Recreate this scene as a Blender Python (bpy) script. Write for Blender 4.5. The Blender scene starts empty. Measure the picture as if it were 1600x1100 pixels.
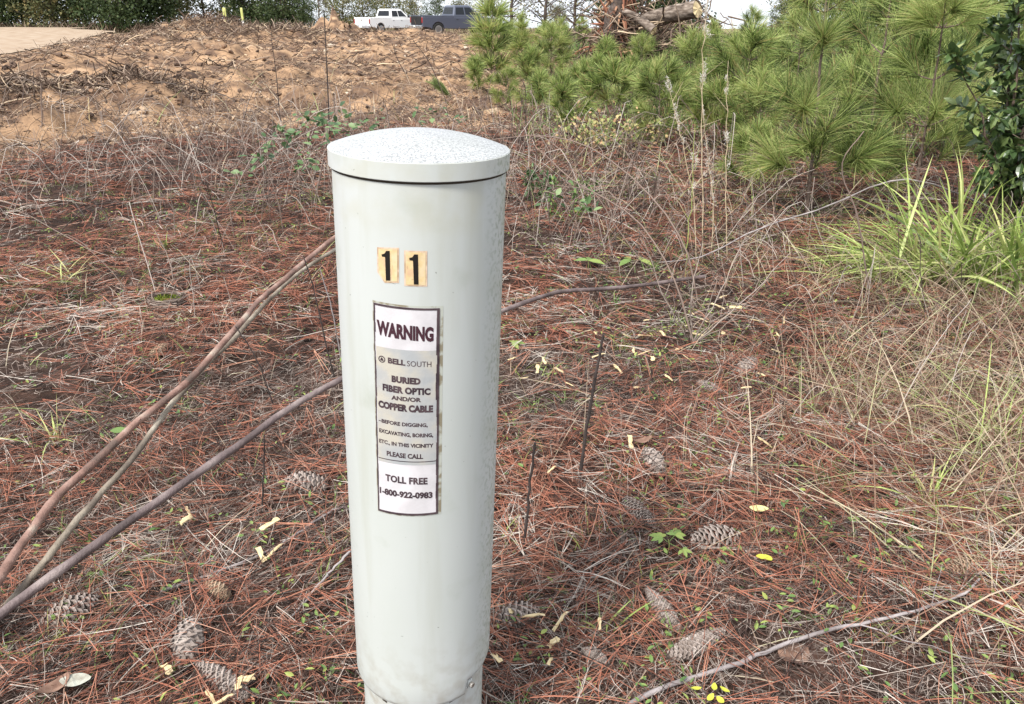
import bpy, math, random
import numpy as np
from mathutils import Vector

# ------------------------------------------------------------------ camera, sky, sun, exposure
scene = bpy.context.scene
COL = scene.collection
H = 1.4; PITCH = math.radians(23.5); F = 1230.0
cam_data = bpy.data.cameras.new("camera"); cam = bpy.data.objects.new("camera", cam_data); COL.objects.link(cam)
cam.location = (0, 0, H); cam.rotation_euler = (math.radians(90) - PITCH, 0, 0)
cam_data.sensor_width = 36; cam_data.lens = F / 1600 * 36; cam_data.clip_end = 3000; cam_data.clip_start = 0.05
scene.camera = cam
SUN_EL = math.radians(52); SUN_AZ = math.radians(215)
world = bpy.data.worlds.new("World"); scene.world = world; world.use_nodes = True
wn = world.node_tree.nodes; wl = world.node_tree.links
bgn = wn.get('Background') or wn.new('ShaderNodeBackground')
sky = wn.new('ShaderNodeTexSky'); sky.sky_type = 'NISHITA'; sky.sun_disc = False
sky.sun_elevation = SUN_EL; sky.sun_rotation = SUN_AZ; sky.air_density = 1.0; sky.dust_density = 1.5; sky.ozone_density = 0.6
# thin even overcast: the clear-sky blue is pulled towards cloud white
hs = wn.new('ShaderNodeHueSaturation'); hs.inputs['Saturation'].default_value = 0.25; hs.inputs['Value'].default_value = 1.0
cm = wn.new('ShaderNodeMixRGB'); cm.inputs[0].default_value = .6; cm.inputs[2].default_value = (5.6, 6.0, 6.5, 1)   # even cloud sheet
wl.new(sky.outputs[0], hs.inputs['Color']); wl.new(hs.outputs[0], cm.inputs[1]); wl.new(cm.outputs[0], bgn.inputs[0]); bgn.inputs[1].default_value = 0.135
sun_data = bpy.data.lights.new("sun", 'SUN'); sun = bpy.data.objects.new("sun", sun_data); COL.objects.link(sun)
sun_data.energy = 2.6; sun_data.angle = math.radians(11); sun_data.color = (1.0, 0.96, 0.90)
sd = Vector((math.sin(SUN_AZ) * math.cos(SUN_EL), math.cos(SUN_AZ) * math.cos(SUN_EL), math.sin(SUN_EL)))
sun.rotation_euler = sd.to_track_quat('Z', 'Y').to_euler()
scene.view_settings.view_transform = 'Standard'; scene.view_settings.look = 'None'
scene.view_settings.exposure = 1.1; scene.view_settings.gamma = 1.0

R = np.random.default_rng(7)
random.seed(7)

# ------------------------------------------------------------------ noise and terrain
def vnoise(x, y, seed=0):
    xi = np.floor(x).astype(np.int64); yi = np.floor(y).astype(np.int64)
    fx = x - xi; fy = y - yi
    def h(a, b):
        n = (a * 374761393 + b * 668265263 + seed * 1442695041) & 0xffffffff
        n = ((n ^ (n >> 13)) * 1274126177) & 0xffffffff
        return ((n ^ (n >> 16)) & 0xffffff) / float(0xffffff)
    u = fx * fx * (3 - 2 * fx); v = fy * fy * (3 - 2 * fy)
    return (h(xi, yi) * (1 - u) + h(xi + 1, yi) * u) * (1 - v) + (h(xi, yi + 1) * (1 - u) + h(xi + 1, yi + 1) * u) * v - 0.5
def fbm(x, y, o=4, seed=0):
    s = 0; a = 1.0
    for k in range(o):
        s = s + a * vnoise(x * 2 ** k + 13.1 * k, y * 2 ** k + 7.7 * k, seed + k); a *= 0.55
    return s
def sst(a, b, x):
    t = np.clip((x - a) / (b - a), 0, 1); return t * t * (3 - 2 * t)
MOUNDS = [(-7.6, 12.6, .9, .45), (-5.9, 13.2, .8, .32), (-8.4, 10.2, 1.2, .30), (-6.6, 9.4, .7, .18), (-14, 38, 3.2, .34), (-10.5, 40, 2.6, .38),
          (-9.5, 15, 1, .2), (-4.2, 30, 2.0, .30), (-8, 24, 1.6, .35), (-10.5, 20, 1.5, .35), (-4.5, 18, 1.2, .2), (-17.6, 50, 3.2, .85),
          (-11.6, 56, 1.3, 1.5), (3.2, 22.5, 1.6, .55), (-6, 44, 2.5, .3)]
ROAD_EDGE = [(-14.2, 10), (-16.4, 26.5), (-21, 42), (-28.6, 62), (-36, 70)]
def road_x(y):
    return np.interp(y, [p[1] for p in ROAD_EDGE], [p[0] for p in ROAD_EDGE])
def clay_mask(x, y):
    n = fbm(x * .35, y * .35, 3, 40)
    a = sst(8.3, 12.5, y + n * 4 + np.clip(-x - 3, 0, 4) * .35)
    b = 1 - sst(-.02, .10, x / np.maximum(y, 1) + n * .08)
    return a * b * (1 - sst(60, 78, y))
def roadm(x, y):
    return (1 - sst(-1.2, 0.3, x - road_x(y))) * sst(8, 14, y) * (1 - sst(71, 77, y))
def hgt(x, y):
    x = np.asarray(x, float); y = np.asarray(y, float)
    d = np.hypot(x, y)
    c = clay_mask(x, y)
    z = fbm(x * 1.3, y * 1.3, 3, 3) * .05 + fbm(x * 6, y * 6, 2, 9) * .012 * (1 - sst(8, 16, d))
    z = z + fbm(x * .25, y * .25, 2, 5) * .12 * sst(5, 14, d)
    rough = fbm(x * .9, y * .9, 5, 21)
    cr = c * sst(-.5, 5, x - road_x(y)) * (1 - .6 * sst(44, 54, y))
    z = z - np.clip(y - 46, 0, 26) * .02
    z = z + cr * (np.abs(rough) * .26 + rough * .16 + fbm(x * 3.5, y * 3.5, 2, 31) * .10)
    for mx, my, s, a in MOUNDS:
        q = ((x - mx) ** 2 + (y - my) ** 2) / (s * s)
        z = z + a * np.exp(-q) * (1 + .9 * fbm(x * 2.2, y * 2.2, 3, 77))
    rm = roadm(x, y)
    z = z * (1 - rm) + rm * (-.06)
    z = z + 1.0 * sst(76, 84, y) * (1 - sst(-34, -22, x))
    z = z - np.clip(d - 84, 0, 400) * .03
    k = np.exp(-(((x + .18) ** 2 + (y - 1.17) ** 2) / .09))
    return z * (1 - k)
CP, SP = math.cos(PITCH), math.sin(PITCH)
def ray(px, py):
    u = (px - 800) / F; v = (550 - py) / F
    return np.array([u, CP + v * SP, v * CP - SP])
def at_z(px, py, z):
    r = ray(px, py); t = (z - H) / r[2]; return np.array([0, 0, H]) + r * t
def at_y(px, py, y):
    r = ray(px, py); return np.array([0, 0, H]) + r * (y / r[1])
def at(px, py, h=0.0):
    """the point of the ground (plus h) seen at that place"""
    r = ray(px, py); t = .8; prev = t
    while t < 140:
        p = np.array([0, 0, H]) + r * t
        if p[2] < hgt(p[0], p[1]) + h: break
        prev = t; t *= 1.01
    lo, hi = prev, t
    for _ in range(14):
        m = (lo + hi) / 2; p = np.array([0, 0, H]) + r * m
        if p[2] < hgt(p[0], p[1]) + h: hi = m
        else: lo = m
    return p
def gz(x, y): return float(hgt(x, y))

# ------------------------------------------------------------------ materials
def mat(name, rough=.8, spec=.3):
    m = bpy.data.materials.new(name); m.use_nodes = True
    b = m.node_tree.nodes['Principled BSDF']; b.inputs['Roughness'].default_value = rough
    b.inputs['Specular IOR Level'].default_value = spec
    return m, m.node_tree.nodes, m.node_tree.links, b
def ramp(nodes, stops):
    r = nodes.new('ShaderNodeValToRGB'); e = r.color_ramp.elements
    while len(e) < len(stops): e.new(.5)
    for k, (p, c) in enumerate(stops): e[k].position = p; e[k].color = (*c, 1)
    return r
def mat_noise(name, stops, scale=5, detail=6, rough=.85, bump=0, bscale=None, spec=.3, coord='Object', stretch=(1, 1, 1), metal=0):
    m, n, l, b = mat(name, rough, spec)
    tc = n.new('ShaderNodeTexCoord'); mp = n.new('ShaderNodeMapping'); mp.inputs['Scale'].default_value = stretch
    nz = n.new('ShaderNodeTexNoise'); nz.inputs['Scale'].default_value = scale; nz.inputs['Detail'].default_value = detail
    rp = ramp(n, stops); l.new(tc.outputs[coord], mp.inputs[0]); l.new(mp.outputs[0], nz.inputs['Vector'])
    l.new(nz.outputs['Fac'], rp.inputs[0]); l.new(rp.outputs[0], b.inputs['Base Color']); b.inputs['Metallic'].default_value = metal
    if bump:
        n2 = n.new('ShaderNodeTexNoise'); n2.inputs['Scale'].default_value = bscale or scale * 3; n2.inputs['Detail'].default_value = 5
        l.new(mp.outputs[0], n2.inputs['Vector']); bp = n.new('ShaderNodeBump'); bp.inputs['Strength'].default_value = bump
        bp.inputs['Distance'].default_value = .01
        l.new(n2.outputs['Fac'], bp.inputs['Height']); l.new(bp.outputs[0], b.inputs['Normal'])
    return m
def mat_rnd(name, stops, rough=.7, spec=.3, transl=0.0):
    """colour of every needle, blade or leaf from its own stored random number"""
    m, n, l, b = mat(name, rough, spec)
    a = n.new('ShaderNodeAttribute'); a.attribute_name = 'rnd'; rp = ramp(n, stops)
    l.new(a.outputs['Fac'], rp.inputs[0]); l.new(rp.outputs[0], b.inputs['Base Color'])
    if transl:
        t = n.new('ShaderNodeBsdfTranslucent'); mx = n.new('ShaderNodeMixShader'); mx.inputs[0].default_value = transl
        l.new(rp.outputs[0], t.inputs[0]); l.new(b.outputs[0], mx.inputs[1]); l.new(t.outputs[0], mx.inputs[2])
        l.new(mx.outputs[0], n['Material Output'].inputs[0])
    return m
def flat(name, c, rough=.5, spec=.5, metal=0):
    m, n, l, b = mat(name, rough, spec); b.inputs['Base Color'].default_value = (*c, 1); b.inputs['Metallic'].default_value = metal; return m

M = {}
M['litter'] = mat_rnd('pine_needle_litter', [(0, (.012, .008, .007)), (.27, (.050, .028, .022)), (.44, (.165, .064, .042)), (.72, (.34, .125, .076)), (.84, (.40, .20, .13)), (.90, (.28, .235, .20)), (1, (.52, .46, .40))], .75, .25)
M['greydead'] = mat_rnd('grey_dead_stems', [(0, (.045, .034, .030)), (.5, (.19, .14, .115)), (.85, (.35, .29, .25)), (1, (.50, .45, .40))], .85, .2)
M['straw'] = mat_rnd('dry_straw', [(0, (.09, .048, .036)), (.3, (.22, .13, .09)), (.6, (.35, .26, .185)), (.8, (.47, .40, .29)), (.9, (.33, .36, .15)), (1, (.22, .29, .09))], .7, .3, .15)
M['weed'] = mat_rnd('small_weeds', [(0, (.07, .14, .04)), (.6, (.17, .26, .07)), (1, (.34, .38, .10))], .6, .4, .25)
M['grass'] = mat_rnd('bright_grass', [(0, (.10, .16, .035)), (.5, (.29, .38, .09)), (.85, (.50, .55, .20)), (1, (.50, .43, .20))], .5, .5, .3)
M['pine'] = mat_rnd('pine_needles', [(0, (.035, .06, .018)), (.30, (.15, .21, .055)), (.6, (.36, .45, .13)), (.9, (.62, .68, .27)), (1, (.40, .28, .13))], .55, .3, .45)
M['pinefar'] = mat_rnd('pine_needles_dull', [(0, (.055, .08, .03)), (.40, (.24, .31, .11)), (1, (.56, .62, .27))], .6, .3, .45)
M['leafdark'] = mat_rnd('dark_glossy_leaves', [(0, (.022, .045, .018)), (.45, (.075, .125, .042)), (.9, (.24, .30, .10)), (1, (.35, .12, .05))], .32, .6, .15)
M['leafvine'] = mat_rnd('vine_leaves', [(0, (.03, .07, .025)), (.7, (.10, .17, .06)), (1, (.22, .30, .13))], .5, .4, .2)
M['treeleaf'] = mat_rnd('tree_leaves', [(0, (.018, .030, .010)), (.5, (.045, .070, .022)), (1, (.10, .12, .045))], .7, .3, .2)
M['oliveleaf'] = mat_rnd('olive_tree_leaves', [(0, (.06, .07, .03)), (.5, (.13, .14, .06)), (1, (.26, .20, .08))], .7, .3, .2)
M['barkdark'] = mat_noise('dark_bark', [(.3, (.045, .034, .028)), (.7, (.13, .10, .085))], 14, 6, .9, .8, 40)
M['barkpine'] = mat_noise('sapling_bark', [(.3, (.07, .045, .035)), (.7, (.20, .15, .12))], 30, 6, .9, .6, 60)
M['branchred'] = mat_noise('reddish_branch_bark', [(.34, (.10, .065, .050)), (.46, (.19, .105, .080)), (.56, (.27, .165, .13)), (.68, (.34, .28, .22))], 11, 6, .65, .4, 120, .4)
M['branchtan'] = mat_noise('tan_branch_bark', [(.36, (.11, .085, .065)), (.52, (.23, .19, .145)), (.66, (.36, .32, .26))], 9, 6, .7, .4, 120, .4)
M['branchpurple'] = mat_noise('purple_grey_bark', [(.34, (.065, .045, .042)), (.52, (.135, .098, .094)), (.68, (.25, .20, .185))], 8, 6, .6, .4, 120, .45)
M['branchgrey'] = mat_noise('grey_branch_bark', [(.32, (.15, .125, .12)), (.6, (.30, .265, .26)), (.75, (.40, .36, .34))], 9, 6, .7, .4, 120, .4)
M['stemdark'] = mat_noise('dark_dead_stem', [(.3, (.018, .013, .012)), (.7, (.065, .050, .045))], 20, 4, .8, .3, 90)
M['cone'] = mat_rnd('weathered_cone', [(0, (.035, .025, .020)), (.4, (.15, .115, .095)), (.75, (.31, .255, .225)), (1, (.50, .44, .40))], .8, .3)
M['conetan'] = mat_rnd('tan_cone', [(0, (.08, .05, .03)), (.5, (.25, .17, .11)), (1, (.50, .38, .27))], .8, .3)
M['chip'] = mat_noise('fresh_wood', [(.3, (.45, .32, .16)), (.5, (.58, .45, .25)), (.7, (.66, .55, .36))], 35, 5, .7, .2, 90, .3, 'Object', (1, 5, 1))
M['clod'] = mat_rnd('soil_clods', [(0, (.040, .028, .024)), (.35, (.12, .080, .058)), (.65, (.25, .155, .10)), (.85, (.36, .25, .16)), (1, (.46, .39, .31))], .95, .1)
M['debris'] = mat_rnd('wood_debris', [(0, (.045, .030, .022)), (.5, (.14, .095, .07)), (.85, (.33, .25, .19)), (1, (.55, .42, .28))], .9, .2)

def ground_mat():
    m, n, l, b = mat('soil', .95, .1)
    g = n.new('ShaderNodeNewGeometry')
    def nz(s, d=6):
        q = n.new('ShaderNodeTexNoise'); q.inputs['Scale'].default_value = s; q.inputs['Detail'].default_value = d; q.inputs['Roughness'].default_value = .65
        l.new(g.outputs['Position'], q.inputs['Vector']); return q
    n1 = nz(9); r1 = ramp(n, [(.3, (.014, .009, .008)), (.5, (.040, .024, .018)), (.65, (.085, .048, .036)), (.8, (.14, .10, .08))]); l.new(n1.outputs['Fac'], r1.inputs[0])  # dark soil, taken near black for the shade between needles
    n2 = nz(1.3, 9); r2 = ramp(n, [(.30, (.060, .036, .028)), (.42, (.13, .082, .056)), (.50, (.23, .145, .088)), (.60, (.37, .235, .14)), (.74, (.44, .34, .24))]); l.new(n2.outputs['Fac'], r2.inputs[0])
    n3 = nz(.12, 4); r3 = ramp(n, [(.35, (.11, .10, .045)), (.6, (.22, .18, .09))]); l.new(n3.outputs['Fac'], r3.inputs[0])
    a = n.new('ShaderNodeAttribute'); a.attribute_name = 'clay'
    a2 = n.new('ShaderNodeAttribute'); a2.attribute_name = 'green'
    ad = n.new('ShaderNodeMath'); ad.operation = 'MULTIPLY_ADD'; n4 = nz(2.5); l.new(n4.outputs['Fac'], ad.inputs[0]); ad.inputs[1].default_value = .9; 
    sb = n.new('ShaderNodeMath'); sb.operation = 'ADD'; sb.inputs[1].default_value = -.45; l.new(a.outputs['Fac'], sb.inputs[0]); l.new(sb.outputs[0], ad.inputs[2])
    st = n.new('ShaderNodeMapRange'); st.inputs[1].default_value = .3; st.inputs[2].default_value = .7; l.new(ad.outputs[0], st.inputs[0])
    mx = n.new('ShaderNodeMixRGB'); l.new(st.outputs[0], mx.inputs[0]); l.new(r1.outputs[0], mx.inputs[1]); l.new(r2.outputs[0], mx.inputs[2])
    mx2 = n.new('ShaderNodeMixRGB'); l.new(a2.outputs['Fac'], mx2.inputs[0]); l.new(mx.outputs[0], mx2.inputs[1]); l.new(r3.outputs[0], mx2.inputs[2])
    l.new(mx2.outputs[0], b.inputs['Base Color'])
    n5 = nz(14, 8); bp = n.new('ShaderNodeBump'); bp.inputs['Strength'].default_value = .7; bp.inputs['Distance'].default_value = .04
    l.new(n5.outputs['Fac'], bp.inputs['Height']); l.new(bp.outputs[0], b.inputs['Normal'])
    return m
M['ground'] = ground_mat()
M['road'] = mat_noise('pale_clay_road', [(.35, (.25, .175, .12)), (.5, (.32, .24, .17)), (.65, (.37, .30, .23))], 1.6, 8, .95, .5, 6, .1)

# ------------------------------------------------------------------ mesh helpers
class MB:
    def __init__(s): s.v = []; s.q = []; s.t = []; s.r = []; s.n = 0
    def add(s, v, quads=None, tris=None, rnd=None):
        v = np.asarray(v, float).reshape(-1, 3)
        if quads is not None and len(quads): s.q.append(np.asarray(quads, np.int64).reshape(-1, 4) + s.n)
        if tris is not None and len(tris): s.t.append(np.asarray(tris, np.int64).reshape(-1, 3) + s.n)
        if rnd is None: rnd = .5
        s.r.append(np.broadcast_to(np.asarray(rnd, float), (len(v),)).copy()); s.v.append(v); s.n += len(v); return s
    def build(s, name, m, parent=None, smooth=True, loc=None):
        me = bpy.data.meshes.new(name); V = np.concatenate(s.v)
        q = np.concatenate(s.q) if s.q else np.zeros((0, 4), np.int64); t = np.concatenate(s.t) if s.t else np.zeros((0, 3), np.int64)
        me.vertices.add(len(V)); me.vertices.foreach_set('co', V.astype(np.float32).ravel())
        me.loops.add(q.size + t.size); me.loops.foreach_set('vertex_index', np.concatenate([q.ravel(), t.ravel()]).astype(np.int32))
        me.polygons.add(len(q) + len(t))
        ls = np.concatenate([np.arange(len(q)) * 4, q.size + np.arange(len(t)) * 3]).astype(np.int32)
        me.polygons.foreach_set('loop_start', ls)
        me.polygons.foreach_set('use_smooth', np.full(len(q) + len(t), smooth))
        a = me.attributes.new('rnd', 'FLOAT', 'POINT'); a.data.foreach_set('value', np.concatenate(s.r).astype(np.float32))
        me.update(calc_edges=True); me.validate()
        me.materials.append(m)
        o = bpy.data.objects.new(name, me); COL.objects.link(o)
        if parent is not None: o.parent = parent
        if loc is not None: o.location = loc
        return o
def tag(o, label=None, cat=None, group=None, kind=None):
    if label: o['label'] = label
    if cat: o['category'] = cat
    if group: o['group'] = group
    if kind: o['kind'] = kind
    return o
def empty(name, loc=(0, 0, 0), rz=0):
    o = bpy.data.objects.new(name, None); COL.objects.link(o); o.location = [float(a) for a in loc]; o.rotation_euler = (0, 0, rz); o.empty_display_size = .1
    return o
def copy_tree(o, parent=None):
    c = o.copy(); COL.objects.link(c); c.parent = parent
    for ch in [x for x in o.children]: copy_tree(ch, c)
    return c
def unit(a):
    return a / np.maximum(np.linalg.norm(a, axis=-1, keepdims=True), 1e-9)
def ribbons(mb, P, D, L, W, S, B, nseg=3, taper=.8, rnd=None, pw=1.5):
    n = len(P); k = nseg + 1; t = np.linspace(0, 1, k)[None, :, None]
    C = P[:, None] + D[:, None] * (L[:, None, None] * t) + B[:, None] * t * t
    w = (W[:, None, None] * .5) * (1 - taper * t ** pw)
    V = np.stack([C - S[:, None] * w, C + S[:, None] * w], 2)
    base = (np.arange(n) * k * 2)[:, None] + (np.arange(nseg) * 2)[None]
    q = np.stack([base, base + 1, base + 3, base + 2], -1)
    mb.add(V.reshape(-1, 3), q.reshape(-1, 4), rnd=None if rnd is None else np.repeat(rnd, k * 2))
def tubes(mb, C, Rr, sides=5, rnd=None, cap=True):
    """C (n,k,3) centre lines, Rr (n,k) radii"""
    n, k, _ = C.shape
    T = np.gradient(C, axis=1); T = unit(T)
    ref = np.where(np.abs(T[..., 2:3]) > .9, np.array([1., 0, 0]), np.array([0, 0, 1.]))
    ref = np.broadcast_to(ref[:, k // 2:k // 2 + 1], T.shape)
    U = unit(np.cross(T, ref)); Wv = np.cross(T, U)
    a = np.arange(sides) * 2 * np.pi / sides
    V = C[:, :, None] + Rr[:, :, None, None] * (U[:, :, None] * np.cos(a)[None, None, :, None] + Wv[:, :, None] * np.sin(a)[None, None, :, None])
    i = (np.arange(n) * k * sides)[:, None, None] + (np.arange(k - 1) * sides)[None, :, None]
    j = np.arange(sides)[None, None]; jn = (j + 1) % sides
    q = np.stack([i + j, i + jn, i + jn + sides, i + j + sides], -1).reshape(-1, 4)
    mb.add(V.reshape(-1, 3), q, rnd=None if rnd is None else np.repeat(rnd, k * sides))
    if cap:
        for e in (0, k - 1):
            c = C[:, e]; ring = V[:, e]; vv = np.concatenate([c[:, None], ring], 1)
            b = (np.arange(n) * (sides + 1))[:, None]
            tr = np.stack([np.broadcast_to(b, (n, sides)), b + 1 + np.arange(sides)[None], b + 1 + (np.arange(sides)[None] + 1) % sides], -1)
            mb.add(vv.reshape(-1, 3), tris=tr.reshape(-1, 3), rnd=None if rnd is None else np.repeat(rnd, sides + 1))
def smooth_line(pts, k=14):
    pts = np.asarray(pts, float); n = len(pts)
    if n == 2: return pts[0] + (pts[1] - pts[0]) * np.linspace(0, 1, k)[:, None]
    out = []; P = np.concatenate([[2 * pts[0] - pts[1]], pts, [2 * pts[-1] - pts[-2]]])
    for s in np.linspace(0, n - 1 - 1e-6, k):
        i = int(s); t = s - i; a, b, c, d = P[i:i + 4]
        out.append(.5 * (2 * b + (c - a) * t + (2 * a - 5 * b + 4 * c - d) * t * t + (3 * b - 3 * c + d - a) * t ** 3))
    return np.array(out)
def tube(mb, pts, r0, r1=None, k=14, sides=7, wob=0.0, rnd=.5, knots=0.0):
    c = smooth_line(pts, k); r1 = r0 if r1 is None else r1
    if wob: c = c + R.normal(0, wob, c.shape) * np.sin(np.linspace(0, np.pi, k))[:, None]
    r = np.linspace(r0, r1, k) * (1 + R.uniform(-knots, knots, k))
    tubes(mb, c[None], r[None], sides, np.array([rnd]))
    return c
def frames(D, U):
    X = unit(D); Y = unit(np.cross(U, X)); Z = np.cross(X, Y); return np.stack([X, Y, Z], -1)
def stamp(mb, tv, quads, tris, P, Fm, S, rnd):
    """copies of a small template into one mesh; S scale (n,) or (n,3)"""
    n = len(P); m = len(tv); S = np.asarray(S, float)
    if S.ndim == 1: S = S[:, None]
    V = np.einsum('nij,nmj->nmi', Fm, tv[None] * S[:, None]) + P[:, None]
    off = (np.arange(n) * m)[:, None, None]
    q = (np.asarray(quads)[None] + off).reshape(-1, 4) if quads is not None and len(quads) else None
    t = (np.asarray(tris)[None] + off).reshape(-1, 3) if tris is not None and len(tris) else None
    mb.add(V.reshape(-1, 3), q, t, np.repeat(rnd, m))
def sphere_dirs(n):
    v = R.normal(size=(n, 3)); return unit(v)
LEAF_V = np.array([[0, 0, 0], [.3, .2, .05], [.3, -.2, .05], [.3, 0, 0], [.65, .19, .03], [.65, -.19, .03], [.65, 0, -.03], [1, 0, -.10]])
LEAF_Q = [[3, 1, 4, 6], [2, 3, 6, 5]]; LEAF_T = [[0, 1, 3], [0, 3, 2], [6, 4, 7], [5, 6, 7]]
def box(mb, a, b, rnd=.5):
    x0, y0, z0 = a; x1, y1, z1 = b
    v = [[x0, y0, z0], [x1, y0, z0], [x1, y1, z0], [x0, y1, z0], [x0, y0, z1], [x1, y0, z1], [x1, y1, z1], [x0, y1, z1]]
    mb.add(v, [[0, 3, 2, 1], [4, 5, 6, 7], [0, 1, 5, 4], [1, 2, 6, 5], [2, 3, 7, 6], [3, 0, 4, 7]], rnd=rnd); return mb
def bevel(o, w, seg=2):
    md = o.modifiers.new('bevel', 'BEVEL'); md.width = w; md.segments = seg; md.limit_method = 'ANGLE'; md.angle_limit = math.radians(35); return o

# ------------------------------------------------------------------ ground and road
def make_ground():
    nr = 520; rr = .25 * (700 / .25) ** (np.linspace(0, 1, nr))
    front = np.radians(np.linspace(-56, 56, 460)); back = np.radians(np.linspace(56, 304, 70))[1:-1]
    az = np.concatenate([front, back]); na = len(az)
    A, RR = np.meshgrid(az, rr); X = RR * np.sin(A); Y = RR * np.cos(A); Z = hgt(X, Y)
    V = np.stack([X, Y, Z], -1).reshape(-1, 3)
    i = np.arange(nr - 1)[:, None] * na; j = np.arange(na)[None]; jn = (j + 1) % na
    q = np.stack([i + j, i + jn, i + na + jn, i + na + j], -1).reshape(-1, 4)
    mb = MB(); c = np.array([[0, 0, gz(0, 0)]]); mb.add(np.concatenate([V, c]), q, np.stack([np.full(na, len(V)), (np.arange(na) + 1) % na, np.arange(na)], -1))
    o = mb.build('ground', M['ground'])
    x = np.append(X.ravel(), 0); y = np.append(Y.ravel(), 0)
    for nm, val in (('clay', clay_mask(x, y)), ('green', np.clip(sst(70, 82, np.hypot(x, y)) + (1 - sst(-1, 1, y)) * .0, 0, 1))):
        a = o.data.attributes.new(nm, 'FLOAT', 'POINT'); a.data.foreach_set('value', val.astype(np.float32))
    tag(o, kind='structure')
make_ground()
def make_road():
    ys = np.linspace(12, 74, 90); ts = np.linspace(0, 1, 30)
    V = []
    for y in ys:
        xr = float(road_x(y)) - .5 + float(vnoise(y * .9, 0.3, 2)) * .8
        for t in ts:
            x = xr - t * 26; V.append([x, y, -.02 + .05 * math.sin(t * math.pi) + float(vnoise(x * .7, y * .25, 8)) * .02])
    nt = len(ts); i = np.arange(len(ys) - 1)[:, None] * nt; j = np.arange(nt - 1)[None]
    MB().add(V, np.stack([i + j, i + nt + j, i + nt + j + 1, i + j + 1], -1).reshape(-1, 4)[:, ::-1]).build('road', M['road'])
    tag(bpy.data.objects['road'], kind='structure')
make_road()

# ------------------------------------------------------------------ the pedestal
PD = empty('cable_pedestal', (-.182, 1.17, 0)); PD.rotation_euler = (0, math.radians(2.25), 0)
tag(PD, 'tall pale grey-green utility pedestal with domed cap, number 11 and warning sticker', 'utility pedestal')
bpy.context.view_layer.update()
PINV = PD.matrix_world.inverted()
PR = .127
def on_ped(px, py, rad=PR):
    """angle and height on the sleeve seen at that place"""
    o = PINV @ Vector((0, 0, H)); d = PINV.to_3x3() @ Vector(ray(px, py))
    a = d.x ** 2 + d.y ** 2; b = 2 * (o.x * d.x + o.y * d.y); c = o.x ** 2 + o.y ** 2 - rad ** 2
    t = (-b - math.sqrt(b * b - 4 * a * c)) / (2 * a); p = o + d * t
    return math.atan2(p.x, -p.y), p.z
def cyl(r, th, z): return [r * math.sin(th), -r * math.cos(th), z]
def lathe(name, prof, m, parent, seg=128, smooth=True):
    a = np.arange(seg) * 2 * np.pi / seg; mb = MB()
    for pr in (prof if isinstance(prof[0], list) else [prof]):
        pr = np.array(pr); V = np.stack([pr[:, 0:1] * np.cos(a), pr[:, 0:1] * np.sin(a), np.repeat(pr[:, 1:2], seg, 1)], -1).reshape(-1, 3)
        k = len(pr); i = np.arange(k - 1)[:, None] * seg; j = np.arange(seg)[None]; jn = (j + 1) % seg
        mb.add(V, np.stack([i + j, i + jn, i + seg + jn, i + seg + j], -1).reshape(-1, 4))
    return mb.build(name, m, parent, smooth)
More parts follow.
